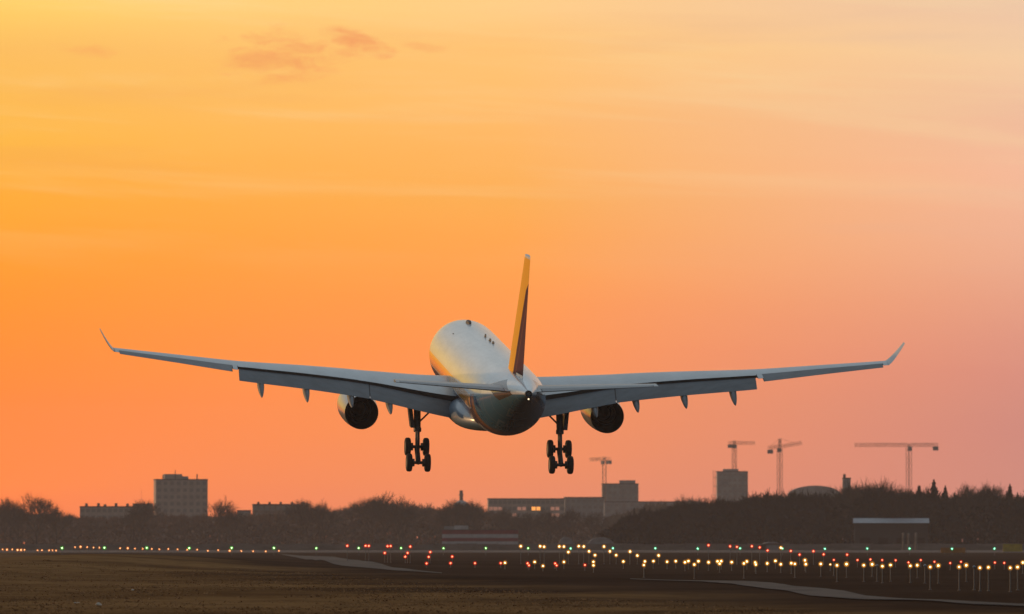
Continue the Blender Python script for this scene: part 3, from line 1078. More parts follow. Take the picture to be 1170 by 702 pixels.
greens = [(70.9 + 48.42 * k, 626.1 + .045 * k + (.25 if k % 3 == 0 else 0)) for k in range(23)]
for i, p in enumerate(greens):
    field_light(p[0], p[1], 634.5, 'green' if i < 12 else 'teal', 2.9 if i < 6 else 2.5, 'green light, %s from the left in the long even row across the field' % ORD[i + 1], 'green lights in the long even row')
amb_left = [(3, 628), (8, 628.2), (14, 628), (20, 628.6), (24, 628.6), (28, 628.4), (43, 629), (48, 629), (56, 629), (60, 629), (64, 629.2), (85.7, 625.4), (92, 625), (99.5, 625.4), (106.8, 625.7), (113.5, 626), (137.3, 626.6), (145.9, 626.6), (154.2, 627),
            (163, 627.3), (173.4, 627.4), (182, 627.8), (192.3, 627.6), (202.8, 628), (213.8, 628.4), (225.3, 628.2), (237.5, 629.4), (249.3, 629), (262.5, 629.5), (275.6, 629.8), (289.2, 630), (303.6, 630.2), (318.6, 629.6)]
row([(x, y_, None, (1.9 if i not in (1, 3, 4, 12, 17, 28) else 2.6)) for i, (x, y_) in enumerate(amb_left)], 'dim', lambda x, y_: max(y_ + 2.5, 632.0), 2.0, 'small orange light, %s from the left in the row behind the dark bank', 'small orange lights on the left')
red_left = [(396.8, 623.8), (417.7, 623.8), (421.4, 624), (442.8, 624.3), (446.4, 624.1), (439.6, 632), (468.8, 624.7), (465.7, 632), (463, 636.3), (491.6, 631), (489.8, 636.5), (487.4, 644), (516.7, 636.2), (514.8, 643.7), (542.7, 643.7), (572.1, 643.7),
            (602.8, 643.8), (604.4, 646.2), (634.3, 644), (636, 646.2), (668.3, 645.8)]
row(red_left, 'red', lambda x, y_: max(646.0, y_ + 6), 3.0, 'red light, %s from the left in the slanting rows under the landing gear', 'red lights in slanting rows')
amb_top = [(595, 624.4), (617.2, 624.4), (621.7, 625), (639.1, 624.6), (644.3, 624.8), (649.4, 631), (661.2, 624.3), (667, 624.7), (673, 630.2), (679.8, 634.6), (690.1, 624.7), (696.8, 630.2), (704, 634.6), (719.8, 630.4), (728.2, 635), (752.5, 634.9)]
row(amb_top, 'amber', lambda x, y_: max(645.0, y_ + 8), 3.4, 'yellow light, %s from the left in the upper rows right of the gear', 'yellow lights in the upper rows')
amb_mid = [(577, 643.2), (610.9, 642.3), (620.4, 646.9, 653), (644.3, 642.3), (678, 642.1), (678.1, 646.2), (712.2, 641.8), (736.8, 641.7), (735.6, 645.9, 659), (746.6, 641.4), (762.2, 642), (772.1, 641.4)]
row(amb_mid, 'amber', lambda x, y_: y_ + 8, 3.4, 'yellow light, %s from the left in the lower row right of the gear', 'yellow lights in the lower row')
amb_right = [(782.6, 642.7), (786.6, 641.3), (793.3, 645.3, 660.3), (798, 641.4), (809.6, 642.7), (819.8, 641.6), (824.1, 641.4), (822.2, 644.3, 655), (836, 642.6), (849.9, 644, 660.3), (853.3, 641.7), (862.9, 643, 654), (863.6, 645.2, 656), (876.6, 644, 654),
             (886, 641.1), (892.1, 644.9, 655), (904.1, 643.7, 656), (908.2, 644.5, 660)]
row([p if len(p) > 2 else (p[0], p[1], None) for p in amb_right], 'amber', lambda x, y_: y_ + 9, 3.7, 'yellow light, %s from the left in the cluster under the cranes', 'yellow lights under the cranes')
amb_post = [(919.7, 640.4, 652), (920.7, 644.9, 654.5), (937.8, 644.6, 659), (948.7, 645.2, 652, 2.4), (956.3, 646.2, 664), (967.2, 644.8, 660, 4.4), (986.9, 646.1, 664), (996.5, 645, 659, 4.4), (1008.2, 647.2, 667), (1017.5, 645.8, 664), (1040.1, 646.8, 666.6),
            (1048, 646.1, 661), (1062.8, 648.1, 674), (1072.1, 646.5, 667, 4.3), (1095.8, 648, 674.5), (1104, 646.1, 665, 4.3), (1119.6, 649, 676), (1129.3, 648.5, 675), (1154.3, 649, 677), (1162.6, 648.2, 673.6, 4.2), (1168.6, 643, 655)]
row(amb_post, 'amber', 660.0, 3.9, 'yellow light on a tall pale post, %s from the left at the right edge', 'yellow lights on tall posts')
red_up = [(809.5, 623.2), (834.2, 624.4), (842, 625.1), (859, 624.4), (868, 625.7), (877, 629.2), (892.2, 626, None, 3.4, 'amber'), (903.5, 629.7), (913.6, 633.9), (929.4, 630), (941, 633.6), (967.9, 634)]
row([p if len(p) > 2 else (p[0], p[1], None) for p in red_up], 'red', lambda x, y_: max(645.0, y_ + 8), 2.9, 'red light, %s from the left in the upper rows before the dark wood', 'red lights before the dark wood')
red_low = [(952.7, 640, 658), (979.8, 640.2), (994.5, 639.5), (1008, 640.2), (1023.3, 640.4), (1038, 642.9), (1052, 640.2), (1067.7, 642.1), (1085.7, 643.6), (1098, 642.1), (1136.7, 643), (1147.5, 643.4)]
row([p if len(p) > 2 else (p[0], p[1], None) for p in red_low], 'red', lambda x, y_: y_ + 8, 2.6, 'red light, %s from the left, just above the tall-post lights', 'red lights above the tall posts')
for i, (x, y_, b) in enumerate([(1002, 646.5, 664), (1056.7, 646.5, 667), (1113, 648, 674)]):
    field_light(x, y_, b, 'off', 2.3, 'unlit blue-grey lamp on a pale post, %s from the left among the yellow lights' % ORD[i + 1], 'unlit lamps on posts')
bpy.data.objects.remove(p_proto)
bpy.data.objects.remove(l_proto)


# ------------------------------------------------------------------ trees and woods
M['bark'] = mat('winter bark', (.060, .046, .038), .9, var=.25, vscale=.8, spec=.0)
M['twig'] = mat('bare twigs', (.050, .038, .032), .95, var=.3, vscale=.35, spec=.0)
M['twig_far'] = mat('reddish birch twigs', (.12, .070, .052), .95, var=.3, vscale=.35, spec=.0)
M['twig_dark'] = mat('dark twigs', (.010, .010, .013), .95, var=.3, vscale=.35, spec=.0)  # near-black tone for the right wood
M['bark_dark'] = mat('dark bark', (.012, .012, .014), .95, var=.3, vscale=.35, spec=.0)
M['needle'] = mat('dark needles', (.008, .011, .012), .9, var=.35, vscale=.5, spec=.0)


def quad_tube(a, b, ra, rb, V, F, n=4):
    d = (b - a)
    if d.length < 1e-5:
        return
    d.normalize()
    u = d.orthogonal().normalized()
    w = d.cross(u)
    base = len(V)
    for p, r in ((a, ra), (b, rb)):
        for k in range(n):
            V.append(p + u * (r * math.cos(2 * PI * k / n)) + w * (r * math.sin(2 * PI * k / n)))
    for k in range(n):
        F.append((base + k, base + (k + 1) % n, base + n + (k + 1) % n, base + n + k))


def bare_tree(seed, H=16.0, spread=.36, tw=1.0):
    """trunk arrays and twig arrays (all quads) of a leafless tree H metres tall"""
    r = random.Random(seed)
    V, F, TV, TF = [], [], [], []

    def twig(p, d, L):
        b = len(TV)
        side = d.orthogonal().normalized()
        side.rotate(Matrix.Rotation(r.random() * 6.28, 3, d))
        e = p + d * L
        w = (.05 + .05 * r.random()) * tw
        TV.extend([p - side * w, p + side * w, e + side * w * .4, e - side * w * .4])
        TF.append((b, b + 1, b + 2, b + 3))

    def grow(p, d, L, rad, lev):
        e = p + d * L
        quad_tube(p, e, rad, rad * .66, V, F, 5 if lev < 2 else 3)
        if lev >= 2:
            for _ in range(6 if lev == 4 else 3):
                q = p.lerp(e, r.random())
                dd = (d + Vector((r.gauss(0, .6), r.gauss(0, .6), r.gauss(.15, .5)))).normalized()
                twig(q, dd, .7 + 1.1 * r.random())
        if lev == 4:
            for _ in range(5):
                dd = (d + Vector((r.gauss(0, .5), r.gauss(0, .5), r.gauss(.2, .4)))).normalized()
                twig(e, dd, .8 + 1.2 * r.random())
            return
        n = r.choice((3, 3, 4)) if lev < 3 else 3
        a0 = r.random() * 6.28
        for k in range(n):
            a = a0 + 6.28 * k / n + r.gauss(0, .3)
            tilt = r.uniform(.25, .75) * (1.1 if lev == 0 else 1.0) * spread / .36
            u = d.orthogonal().normalized()
            u.rotate(Matrix.Rotation(a, 3, d))
            nd = (d * math.cos(tilt) + u * math.sin(tilt) + Vector((0, 0, .12))).normalized()
            grow(p.lerp(e, r.uniform(.7, 1.0)), nd, L * r.uniform(.62, .82), rad * .6, lev + 1)
        if lev < 2:
            grow(e, (d + Vector((r.gauss(0, .15), r.gauss(0, .15), .1))).normalized(), L * .75, rad * .62, lev + 1)

    grow(Vector((0, 0, -.3)), Vector((r.gauss(0, .04), r.gauss(0, .04), 1)).normalized(), H * .27, H * .020, 0)
    zmax = float(np.percentile([v_.z for v_ in TV], 99.3))
    k = H / zmax
    return np.array(V) * k, np.array(F), np.array(TV) * k, np.array(TF)


def spruce(seed, H=17.0):
    r = random.Random(seed)
    V, F, TV, TF = [], [], [], []
    quad_tube(Vector((0, 0, -.3)), Vector((0, 0, H)), H * .014, .03, V, F, 6)
    z = H * .10
    while z < H:
        t = z / H
        L = (1 - t) ** .85 * H * .20 * r.uniform(.75, 1.15) + .15
        n = 9 if t < .7 else 6
        a0 = r.random() * 6.28
        for k in range(n):
            a = a0 + 6.28 * k / n + r.gauss(0, .2)
            l_ = L * r.uniform(.7, 1.15)
            d = Vector((math.cos(a), math.sin(a), 0))
            s_ = Vector((-math.sin(a), math.cos(a), 0))
            p, mid, e = Vector((0, 0, z + .3)), Vector((0, 0, z)) + d * l_ * .55, Vector((0, 0, z - .25 * l_)) + d * l_
            w = .22 * l_ + .12
            b = len(TV)
            TV.extend([p, mid + s_ * w - Vector((0, 0, .35)), e, mid - s_ * w - Vector((0, 0, .35))])
            TF.append((b, b + 1, b + 2, b + 3))
            b = len(TV)
            TV.extend([p, mid + Vector((0, 0, .25)) + s_ * .1, e, mid - Vector((0, 0, .7)) - s_ * .1])
            TF.append((b, b + 1, b + 2, b + 3))
        z += H * .032 * r.uniform(.8, 1.25)
    return np.array(V), np.array(F), np.array(TV), np.array(TF)


BARE = [bare_tree(11 + k, 16.0, (.34, .42, .30, .38, .46, .36)[k]) for k in range(6)]
AIRY = [bare_tree(51 + k, 16.0, (.36, .44, .32, .40, .46, .38)[k], .42) for k in range(6)]
SPR = [spruce(31 + k) for k in range(3)]


def profile(x, pts):
    return float(np.interp(x, [p[0] for p in pts], [p[1] for p in pts]))


def wood(name, x0, x1, d0, d1, n, tops, seed, conifer=0.0, mats=None, shrub=1.0):
    """a far-off belt of trees that reads as one mass"""
    r = random.Random(seed)
    VV, FF, MI = [], [], []
    base = 0
    for i in range(n):
        px = x0 + (x1 - x0) * (i + r.random()) / n
        d = d0 + (d1 - d0) * r.random()
        top = profile(px, tops)
        H = (at(px, top, d).z) * r.uniform(.74, 1.0)
        X = at(px, 617, d).x
        con = r.random() < conifer
        src = r.choice(SPR if con else BARE)
        k = H / (17.0 if con else 16.0)
        kx = k * r.uniform(.85, 1.2) * (1.0 if con else min(1.0, 13 / H + .25))
        a = r.random() * 6.28
        for (vv, ff, mi) in ((src[0], src[1], 0), (src[2], src[3], 2 if con else 1)):
            v_ = vv.copy()
            ca, sa = math.cos(a), math.sin(a)
            v2 = np.stack([(v_[:, 0] * ca - v_[:, 1] * sa) * kx + X, (v_[:, 0] * sa + v_[:, 1] * ca) * kx + d, v_[:, 2] * k], 1)
            VV.append(v2)
            FF.append(ff + base)
            MI.append(np.full(len(ff), mi))
            base += len(v2)
    # undergrowth: broad ragged blades
    wm = (x1 - x0) * (d0 + d1) / 2 / F_PX
    nb = int(wm * 95 * shrub)
    px = x0 + (x1 - x0) * np.array([r.random() for _ in range(nb)])
    dd = d0 - 6 + (d1 - d0) * np.array([r.random() for _ in range(nb)])
    hh = np.array([(617 - profile(a, tops)) * d0 / F_PX + 3 for a in px])
    zc = hh * np.array([r.random() ** 1.25 * .72 for _ in range(nb)])
    cx = (px - 585) / F_PX * dd
    q = np.random.default_rng(seed)
    sz = .35 + .75 * q.random((nb, 1, 1))
    off = q.normal(0, 1, (nb, 4, 3)) * np.array([.9, .9, .8]) * sz
    cen = np.stack([cx, dd, zc + .2], 1)[:, None, :]
    vq = (cen + off)
    vq[:, :, 2] = np.maximum(vq[:, :, 2], -.1)
    VV.append(vq.reshape(-1, 3))
    FF.append(np.arange(nb * 4).reshape(-1, 4) + base)
    MI.append(np.full(nb, 1))
    o = raw_mesh(name, np.concatenate(VV), np.concatenate(FF), mats or [M['bark'], M['twig'], M['needle']], None, np.concatenate(MI))
    return tag(o, kind='stuff')


LEFT_T = [(-150, 584), (0, 580), (30, 584), (70, 586), (90, 589), (130, 588), (170, 584), (200, 588), (240, 585), (290, 588), (330, 584), (360, 579), (395, 578), (415, 573), (440, 568), (460, 571), (480, 576), (505, 577), (520, 574), (545, 576), (560, 584),
          (590, 592), (650, 594), (690, 599), (720, 602), (790, 600)]
RIGHT_T = [(690, 600), (706, 592), (720, 580), (760, 576), (800, 571), (840, 566), (880, 562), (930, 562), (955, 561), (970, 556), (1000, 556), (1030, 559), (1067, 558), (1085, 562), (1105, 562), (1130, 560), (1170, 563), (1320, 558)]
MID_T = [(640, 590), (700, 588), (730, 578), (760, 575), (790, 572), (830, 570), (870, 572)]
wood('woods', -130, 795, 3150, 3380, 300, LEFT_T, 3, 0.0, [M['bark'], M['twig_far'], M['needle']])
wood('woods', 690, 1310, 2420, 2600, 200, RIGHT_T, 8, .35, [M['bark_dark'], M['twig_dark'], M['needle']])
wood('woods', 640, 900, 3900, 4050, 70, MID_T, 5, .1)


def tree(px, top, d, kind, idx, label, group, kxs=1.0):
    top -= 3.0 if d < 2500 else 0.0
    p = at(px, top, d)
    src = (AIRY if kind == 'bare' else SPR)[idx]
    k = p.z / (16.0 if kind == 'bare' else 17.0)
    r = empty('bare_tree' if kind == 'bare' else 'conifer', (p.x, d, 0), (0, 0, px * .7))
    r.scale = (k * kxs, k * kxs, k)
    tag(r, label, 'tree', group)
    key = (kind, idx)
    if key not in TREE_ME:
        a = raw_mesh('trunk', src[0], src[1], M['bark'], r)
        b = raw_mesh('crown', src[2], src[3], M['twig'] if kind == 'bare' else M['needle'], r)
        TREE_ME[key] = (a, b)
    else:
        a, b = TREE_ME[key]
        link_copy(a, r).name = 'trunk'
        link_copy(b, r).name = 'crown'


TREE_ME = {}
GT = 'trees standing above the wood'
tree(42, 566.5, 3040, 'bare', 1, 'broad round bare tree, the widest crown left of the long low apartments', GT, 1.05)
tree(5, 569, 3040, 'bare', 0, 'bare tree cut by the left edge of the view', GT)
tree(20, 577, 3035, 'bare', 2, 'narrow bare tree between the edge tree and the broad round tree', GT)
tree(65, 580, 3040, 'bare', 3, 'lower bare tree just right of the broad round tree', GT)
tree(160, 571, 3040, 'bare', 5, 'bare tree before the left corner of the tall apartment tower', GT)
tree(249.5, 570.5, 3040, 'bare', 4, 'small bare tree alone right of the tall apartment tower', GT, .85)
tree(266, 582, 3040, 'bare', 0, 'low bare tree beside the small flat house right of the tower', GT)
tree(345, 571, 3040, 'bare', 2, 'bare tree above the right end of the flat slab block', GT)
tree(372, 574, 3040, 'bare', 4, 'bare tree in the gap right of the flat slab block', GT)
tree(440, 565, 3040, 'bare', 1, 'bare tree crowning the hump left of the main wheels', GT, 1.1)
tree(425, 569, 3045, 'bare', 5, 'bare tree on the left flank of the wooded hump', GT)
tree(456, 569, 3045, 'bare', 3, 'bare tree on the right flank of the wooded hump', GT)
tree(517, 571, 3040, 'bare', 0, 'bare tree left of the thin chimney', GT)
tree(540, 572, 3040, 'bare', 2, 'bare tree right of the thin chimney', GT)
tree(577, 581, 3135, 'bare', 3, 'bare tree before the left end of the block with glowing windows', GT)
tree(601, 586, 3135, 'bare', 5, 'bare tree left of the brightest orange window', GT)
tree(626, 583, 3135, 'bare', 1, 'bare tree just right of the brightest orange window', GT, .9)
tree(652, 581, 3135, 'bare', 0, 'bare tree before the plain grey block, left one of a pair', GT)
tree(679, 585, 3135, 'bare', 4, 'bare tree before the plain grey block, right one of a pair', GT)
tree(784, 568, 3880, 'bare', 3, 'hazy bare tree midway between the two unfinished towers', GT)
tree(975, 555, 2440, 'bare', 4, 'dark bare tree right of the grey round-topped building', GT)
tree(998, 553, 2440, 'bare', 1, 'tall dark bare tree left of the long-armed crane', GT)
tree(1016, 556, 2445, 'bare', 5, 'dark bare tree close left of the long-armed crane', GT)
tree(1050, 557, 2440, 'conifer', 0, 'small dark pointed conifer just right of the long-armed crane', GT, 1.5)
tree(1067, 552, 2440, 'conifer', 1, 'tallest pointed conifer, right of the long-armed crane', GT, 1.5)
tree(1080, 559, 2445, 'conifer', 2, 'low conifer at the right foot of the tallest conifer', GT, 1.4)
tree(1112, 557, 2440, 'bare', 0, 'dark bare tree midway between tallest conifer and right edge', GT)
tree(1127, 556, 2440, 'bare', 2, 'thin dark bare tree near the right edge', GT)
tree(1154, 557, 2440, 'conifer', 1, 'pointed conifer nearest the right edge', GT, 1.4)

# ------------------------------------------------------------------ buildings
M['panel'] = mat('panel wall', (.38, .30, .26), .85, var=.12, vscale=.35)
M['panel2'] = mat('grey panel wall', (.27, .25, .25), .85, var=.15, vscale=.3)
M['brick'] = mat('brown brick wall', (.22, .15, .12), .9, var=.2, vscale=.4)
M['raw'] = mat('raw concrete', (.25, .24, .24), .9, var=.2, vscale=.25)
M['rooft'] = mat('roof felt', (.09, .08, .08), .9, var=.2, vscale=.5)
M['glass'] = mat('window glass', (.20, .165, .15), .35, var=.2, vscale=.5, spec=.8)
M['frame'] = mat('window frame', (.33, .265, .235), .6, var=.1, vscale=2)
M['lit'] = emat('lit window', (1.0, .34, .05), 1.6)
M['lit_soft'] = emat('softly lit window', (1.0, .36, .20), .30)


def building(name, x0, x1, top, d, depth, rot, wallm, label, cat='building', storeys=None, cols=0, first_row=0, parapet=.5, win=(1.5, 1.5), lit=(), group=None, sh=3.0):
    a, b = at(x0, top, d), at(x1, top, d)
    wdt, H = (b.x - a.x), a.z
    r = empty(name, ((a.x + b.x) / 2, d, 0), (0, 0, R(rot)))
    tag(r, label, cat, group)
    hw = wdt / 2
    MB().box(-hw, hw, 0, depth, -.2, H - parapet).build('wall', wallm, r)
    rf = MB().box(-hw - .12, hw + .12, -.12, depth + .12, H - parapet + .003, H)
    roof = rf.build('roof', M['rooft'], r)
    if cols:
        wm = MB()
        w_, h_ = win
        wm.box(-w_ / 2 - .1, w_ / 2 + .1, -.06, .02, -.1, 0).box(-w_ / 2 - .1, w_ / 2 + .1, -.06, .02, h_, h_ + .1).box(-w_ / 2 - .1, -w_ / 2, -.06, .02, 0, h_).box(w_ / 2, w_ / 2 + .1, -.06, .02, 0, h_).box(-.05, .05, -.05, .02, 0, h_)
        fr = wm.build('window', M['frame'], r)
        pn = MB().box(-w_ / 2, w_ / 2, -.02, .01, 0, h_).build('pane', M['glass'], fr)
        first = True
        n = storeys
        for s_ in range(first_row, n):
            z = H - parapet - (n - s_) * sh + .9
            for c in range(cols):
                x = -hw + wdt * (c + .5) / cols
                if first:
                    o, p = fr, pn
                    first = False
                else:
                    o = link_copy(fr, r)
                    p = link_copy(pn, o)
                o.location = (x, 0, z)
                if (s_, c) in lit:
                    me = pn.data.copy()
                    me.materials.clear()
                    me.materials.append(M[lit[(s_, c)]])
                    p.data = me
                    o['label'] = 'lit orange window'
    return r, roof, wdt, H


# tall apartment tower with a roof house and vents
r, roof, wdt, H = building('apartment_tower', 178, 237.5, 547.5, 3500, 10, 8, M['panel'], 'tall pale apartment tower with a roof house, highest building on the left', 'apartment tower', 10, 8, 4)
MB().box(-wdt * .32, wdt * .02, 3, 9, H + .003, H + 2.2).build('roof_house', M['panel'], roof)
MB().box(wdt * .02 + .003, wdt * .14, 3, 8, H + .003, H + 1.2).build('roof_house', M['panel2'], roof)
for fx, hh, w_ in ((-.33, 1.9, .45), (-.12, 4.0, .3), (.30, 2.2, .5)):
    MB().box(wdt * fx - w_ / 2 - (.6 if fx == -.33 else 0), wdt * fx + w_ / 2 - (.6 if fx == -.33 else 0), 1.2, 1.2 + w_, H + .003, H + hh).build('vent_stack', M['rooft'], roof)
r, roof, wdt, H = building('apartment_block', 91, 154, 578.5, 3420, 12, -4, M['panel'], 'long low apartment block left of the tall tower', 'apartment block', 5, 10, 2)
for fx in (-.42, -.20, -.08, .12, .33, .45):
    MB().box(wdt * fx, wdt * fx + 1.1, 3, 4.2, H + .003, H + .8 + .5 * abs(math.sin(fx * 40))).build('vent_stack', M['rooft'], roof)
r, roof, wdt, H = building('stair_house', 153, 172, 575.5, 3380, 9, -4, M['brick'], 'short dark brick house pressed against the tall tower on its left', 'house', 5, 3, 2)
MB().tube((wdt * -.1, 3, H), (wdt * -.1, 3, H + 6.2), .07, .04, 6).build('aerial', M['post'], roof)
building('small_house', 271, 286, 583, 3380, 8, 0, M['panel2'], 'small flat-roofed house between the tower and the slab block', 'house', 4, 2, 2)
r, roof, wdt, H = building('slab_block', 289, 353, 576, 3380, 12, 3, M['brick'], 'dark brown slab block with a long flat roof right of the tower', 'apartment block', 5, 10, 2)
for k in range(5):
    MB().box(-wdt * .42 + k * wdt * .2, -wdt * .42 + k * wdt * .2 + 1.0, 4, 5, H + .003, H + .9).build('vent_stack', M['rooft'], roof)
lit = {(3, 9): 'lit', (3, 10): 'lit', (3, 0): 'lit_soft', (3, 1): 'lit_soft', (2, 1): 'lit_soft', (3, 2): 'lit_soft', (2, 5): 'lit_soft', (3, 6): 'lit_soft', (2, 13): 'lit_soft', (3, 13): 'lit_soft', (2, 14): 'lit_soft', (3, 14): 'lit_soft', (1, 13): 'lit_soft', (1, 14): 'lit_soft', (3, 7): 'lit_soft', (1, 9): 'lit_soft'}
building('apartment_block', 558, 645, 569.5, 3700, 14, 2, M['panel'], 'long pale apartment block with glowing orange windows behind the dark trees', 'apartment block', 5, 16, 1, win=(1.7, 1.6), lit=lit)
building('apartment_block', 645.5, 690, 568, 3820, 14, 2, M['panel2'], 'plain grey block joined on the right of the block with glowing windows', 'apartment block', 6, 7, 2)
building('warehouse', 690.5, 800, 573, 4150, 30, 0, M['panel2'], 'long low grey warehouse below the smaller unfinished tower', 'warehouse', 5, 12, 3)
GU = 'unfinished buildings beside cranes'
r, roof, wdt, H = building('unfinished_tower', 688, 729.5, 552.5, 4250, 22, 0, M['raw'], 'smaller unfinished concrete tower with a crane at its left edge', 'tower', 9, 7, 4, group=GU)
MB().box(-wdt * .02, wdt * .42, 5, 12, H + .003, H + 1.7).build('roof_house', M['raw'], roof)
r, roof, wdt, H = building('unfinished_tower', 819.5, 854.5, 538.5, 4300, 20, 0, M['raw'], 'taller narrow unfinished concrete tower with a crane rising behind it', 'tower', 12, 6, 5, group=GU)
MB().box(-wdt * .30, wdt * .2, 5, 12, H + .003, H + 1.2).build('roof_house', M['raw'], roof)
sc = MB()
for k in range(8):
    z = 4 + k * (H - 3) / 8
    sc.box(-wdt / 2 - 2.2, -wdt / 2 - .1, 1, 2, z, z + .25)
for x_ in (-2.2, -1.2):
    sc.box(-wdt / 2 + x_, -wdt / 2 + x_ + .2, 1.2, 1.4, 0, H + .5)
sc.build('scaffold', M['post'], r)
# round-topped grey building
a, b = at(902, 555, 4200), at(961, 555, 4200)
r = empty('arched_hall', ((a.x + b.x) / 2, 4200, 0))
tag(r, 'grey hall with a low rounded roof between two cranes', 'hall')
hw, H = (b.x - a.x) / 2, a.z
MB().box(-hw, hw, 0, 30, -.2, H - 5.2).build('wall', M['panel2'], r)
rs = []
for yy_ in (-.3, 30.3):
    rs.append([(hw * 1.01 * math.cos(t), yy_, H - 5.2 + 5.2 * math.sin(t) + .003) for t in np.linspace(0, PI, 21)])
MB().loft(rs).build('roof', M['raw'], r, 40)
# slim stair tower in the wood, right
r, roof, wdt, H = building('stair_tower', 963, 972, 546, 3450, 5, 0, M['raw'], 'slim dark tower rising from the wood right of the rounded hall', 'tower', 9, 2, 6)
MB().box(-1.5, -.4, 1, 2, H + .003, H + 1.6).build('vent_stack', M['rooft'], roof)
# chimney
p = at(527, 560.5, 3350)
ch_ = empty('chimney', (p.x, 3350, 0))
tag(ch_, 'thin chimney rising from the trees near the middle', 'chimney')
MB().lathe((0, 0, 0), (0, 0, 1), [(0, 1.3), (p.z - 2.2, .75), (p.z - 2.19, .95), (p.z - 1.6, .95), (p.z - 1.59, .75), (p.z, .7)], 16).build('shaft', M['brick'], ch_, 40)
MB().lathe((0, 0, 0), (0, 0, 1), [(0, 3.2), (p.z - 5.4, 3.0), (p.z - 4.2, 1.0)], 16).build('base', M['panel2'], ch_, 40)

# red and white striped airfield hut
M['stripe_red'] = mat('faded red paint', (.24, .030, .045), .7, var=.2, vscale=.5)
M['stripe_white'] = mat('faded white paint', (.48, .43, .42), .7, var=.15, vscale=.5)
D = 2400.0
a, b = at(505, 605.5, D), at(592, 605.5, D)
r = empty('striped_hut', ((a.x + b.x) / 2, D, 0))
tag(r, 'long low red and white striped airfield building in the middle', 'airfield building')
hw = (b.x - a.x) / 2
zs = [at(585, y_, D).z for y_ in (622.3, 618.8, 614.8, 610.6, 605.8)]
wl = MB()
wl.box(-hw, hw, 0, 8, -.1, zs[0] - .003, 2)
for k, mi in ((0, 1), (1, 0), (2, 1), (3, 0)):
    wl.box(-hw, hw, 0, 8, zs[k], zs[k + 1] - (.003 if k < 3 else 0), mi)
wl.build('wall', [M['stripe_red'], M['stripe_white'], M['panel2']], r)
roof = MB().box(-hw - .2, hw + .2, -.2, 8.2, zs[4] + .003, zs[4] + .18).build('roof', M['rooft'], r)
x_ = at(512, 600, D).x - (a.x + b.x) / 2
MB().box(-hw + .6, x_ + 2.0, 2, 6, zs[4] + .183, at(500, 601.5, D).z).build('roof_house', M['panel2'], roof)
MB().box(at(519, 600, D).x - (a.x + b.x) / 2, at(535, 600, D).x - (a.x + b.x) / 2, 1.2, 3, zs[4] + .183, at(500, 600.8, D).z).build('cabin', M['stripe_white'], roof)
for k in range(5):
    MB().box(-hw + 3 + k * 4.6, -hw + 4.4 + k * 4.6, -.05, .02, .75, zs[0] - .1).build('window', M['glass'], r)

# long pale roofed shed before the right wood
D = 2400.0
a, b = at(975, 592.2, D), at(1062, 592.2, D)
r = empty('shed', ((a.x + b.x) / 2, D, 0), (0, 0, R(-2)))
tag(r, 'long dark shed with a pale blue-grey roof before the right wood', 'shed')
hw, H = (b.x - a.x) / 2, a.z
M['tin'] = mat('pale blue tin roof', (.125, .138, .17), .5, .2, var=.25, vscale=.6, stretch=(1, 1, 1))
M['shed_wall'] = mat('dark shed cladding', (.012, .012, .014), .8, var=.25, vscale=.5)
MB().box(-hw + .4, hw - .4, 0, 18, -.1, H - 1.7).build('wall', M['shed_wall'], r)
MB().loft([[(-hw, -.6, H - 1.55), (-hw, -.6, H - 1.45), (-hw, 9, H), (-hw, 18.6, H - 1.45), (-hw, 18.6, H - 1.55), (-hw, 9, H - .1)], [(hw, -.6, H - 1.55), (hw, -.6, H - 1.45), (hw, 9, H), (hw, 18.6, H - 1.45), (hw, 18.6, H - 1.55), (hw, 9, H - .1)]]).build('roof', M['tin'], r)
for k in range(4):
    MB().box(-hw + 2 + k * 5.5, -hw + 5 + k * 5.5, -.06, .01, .1, 3.6).build('door', M['bark_dark'], r)

# small pale shelters with curved roofs
M['canvas'] = mat('pale shelter skin', (.24, .21, .21), .7, var=.15, vscale=.5)


def shelter(x0, x1, top, d, label):
    a, b = at(x0, top, d), at(x1, top, d)
    hw, H = (b.x - a.x) / 2, a.z
    r = empty('arched_shelter', ((a.x + b.x) / 2, d, 0))
    tag(r, label, 'shelter', 'pale arched shelters')
    rs = [[(hw * math.cos(t), y_, max(.0, H * math.sin(t) ** .7)) for t in np.linspace(0, PI, 17)] for y_ in (0, 14)]
    MB().loft(rs).build('skin', M['canvas'], r, 40)
    MB().box(-hw * .5, hw * .5, -.08, -.01, 0, H * .62).build('door', M['panel2'], r)


shelter(671, 703, 614, 2330, 'pale arched shelter behind the yellow lights right of the gear')
shelter(868, 897, 619.5, 2300, 'low pale arched shelter behind the red lights before the dark wood')
shelter(638, 656, 613.5, 2330, 'narrow pale arched shelter between striped hut and wider shelter')

# perimeter wall between the runway and the woods
M['wall_c'] = mat('perimeter wall concrete', (.17, .13, .112), .9, var=.25, vscale=.15, stretch=(1, 1, 3))
pw = empty('perimeter_wall', (0, 2300, 0))
tag(pw, 'long low pale concrete wall between the runway and the woods', 'wall')
wp = MB()
for k in range(104):
    h_ = 1.85 + .12 * math.sin(k * 1.7)
    wp.box(-310 + k * 6.0, -310 + k * 6.0 + 5.86, 0, .2, -.1, h_)
wp.build('panel_run', M['wall_c'], pw)
pp = MB()
for k in range(105):
    pp.box(-310 + k * 6.0 - .12, -310 + k * 6.0 - .02, -.05, .25, -.1, 2.15)
tag(pp.build('posts', M['wall_c'], pw), kind='stuff')

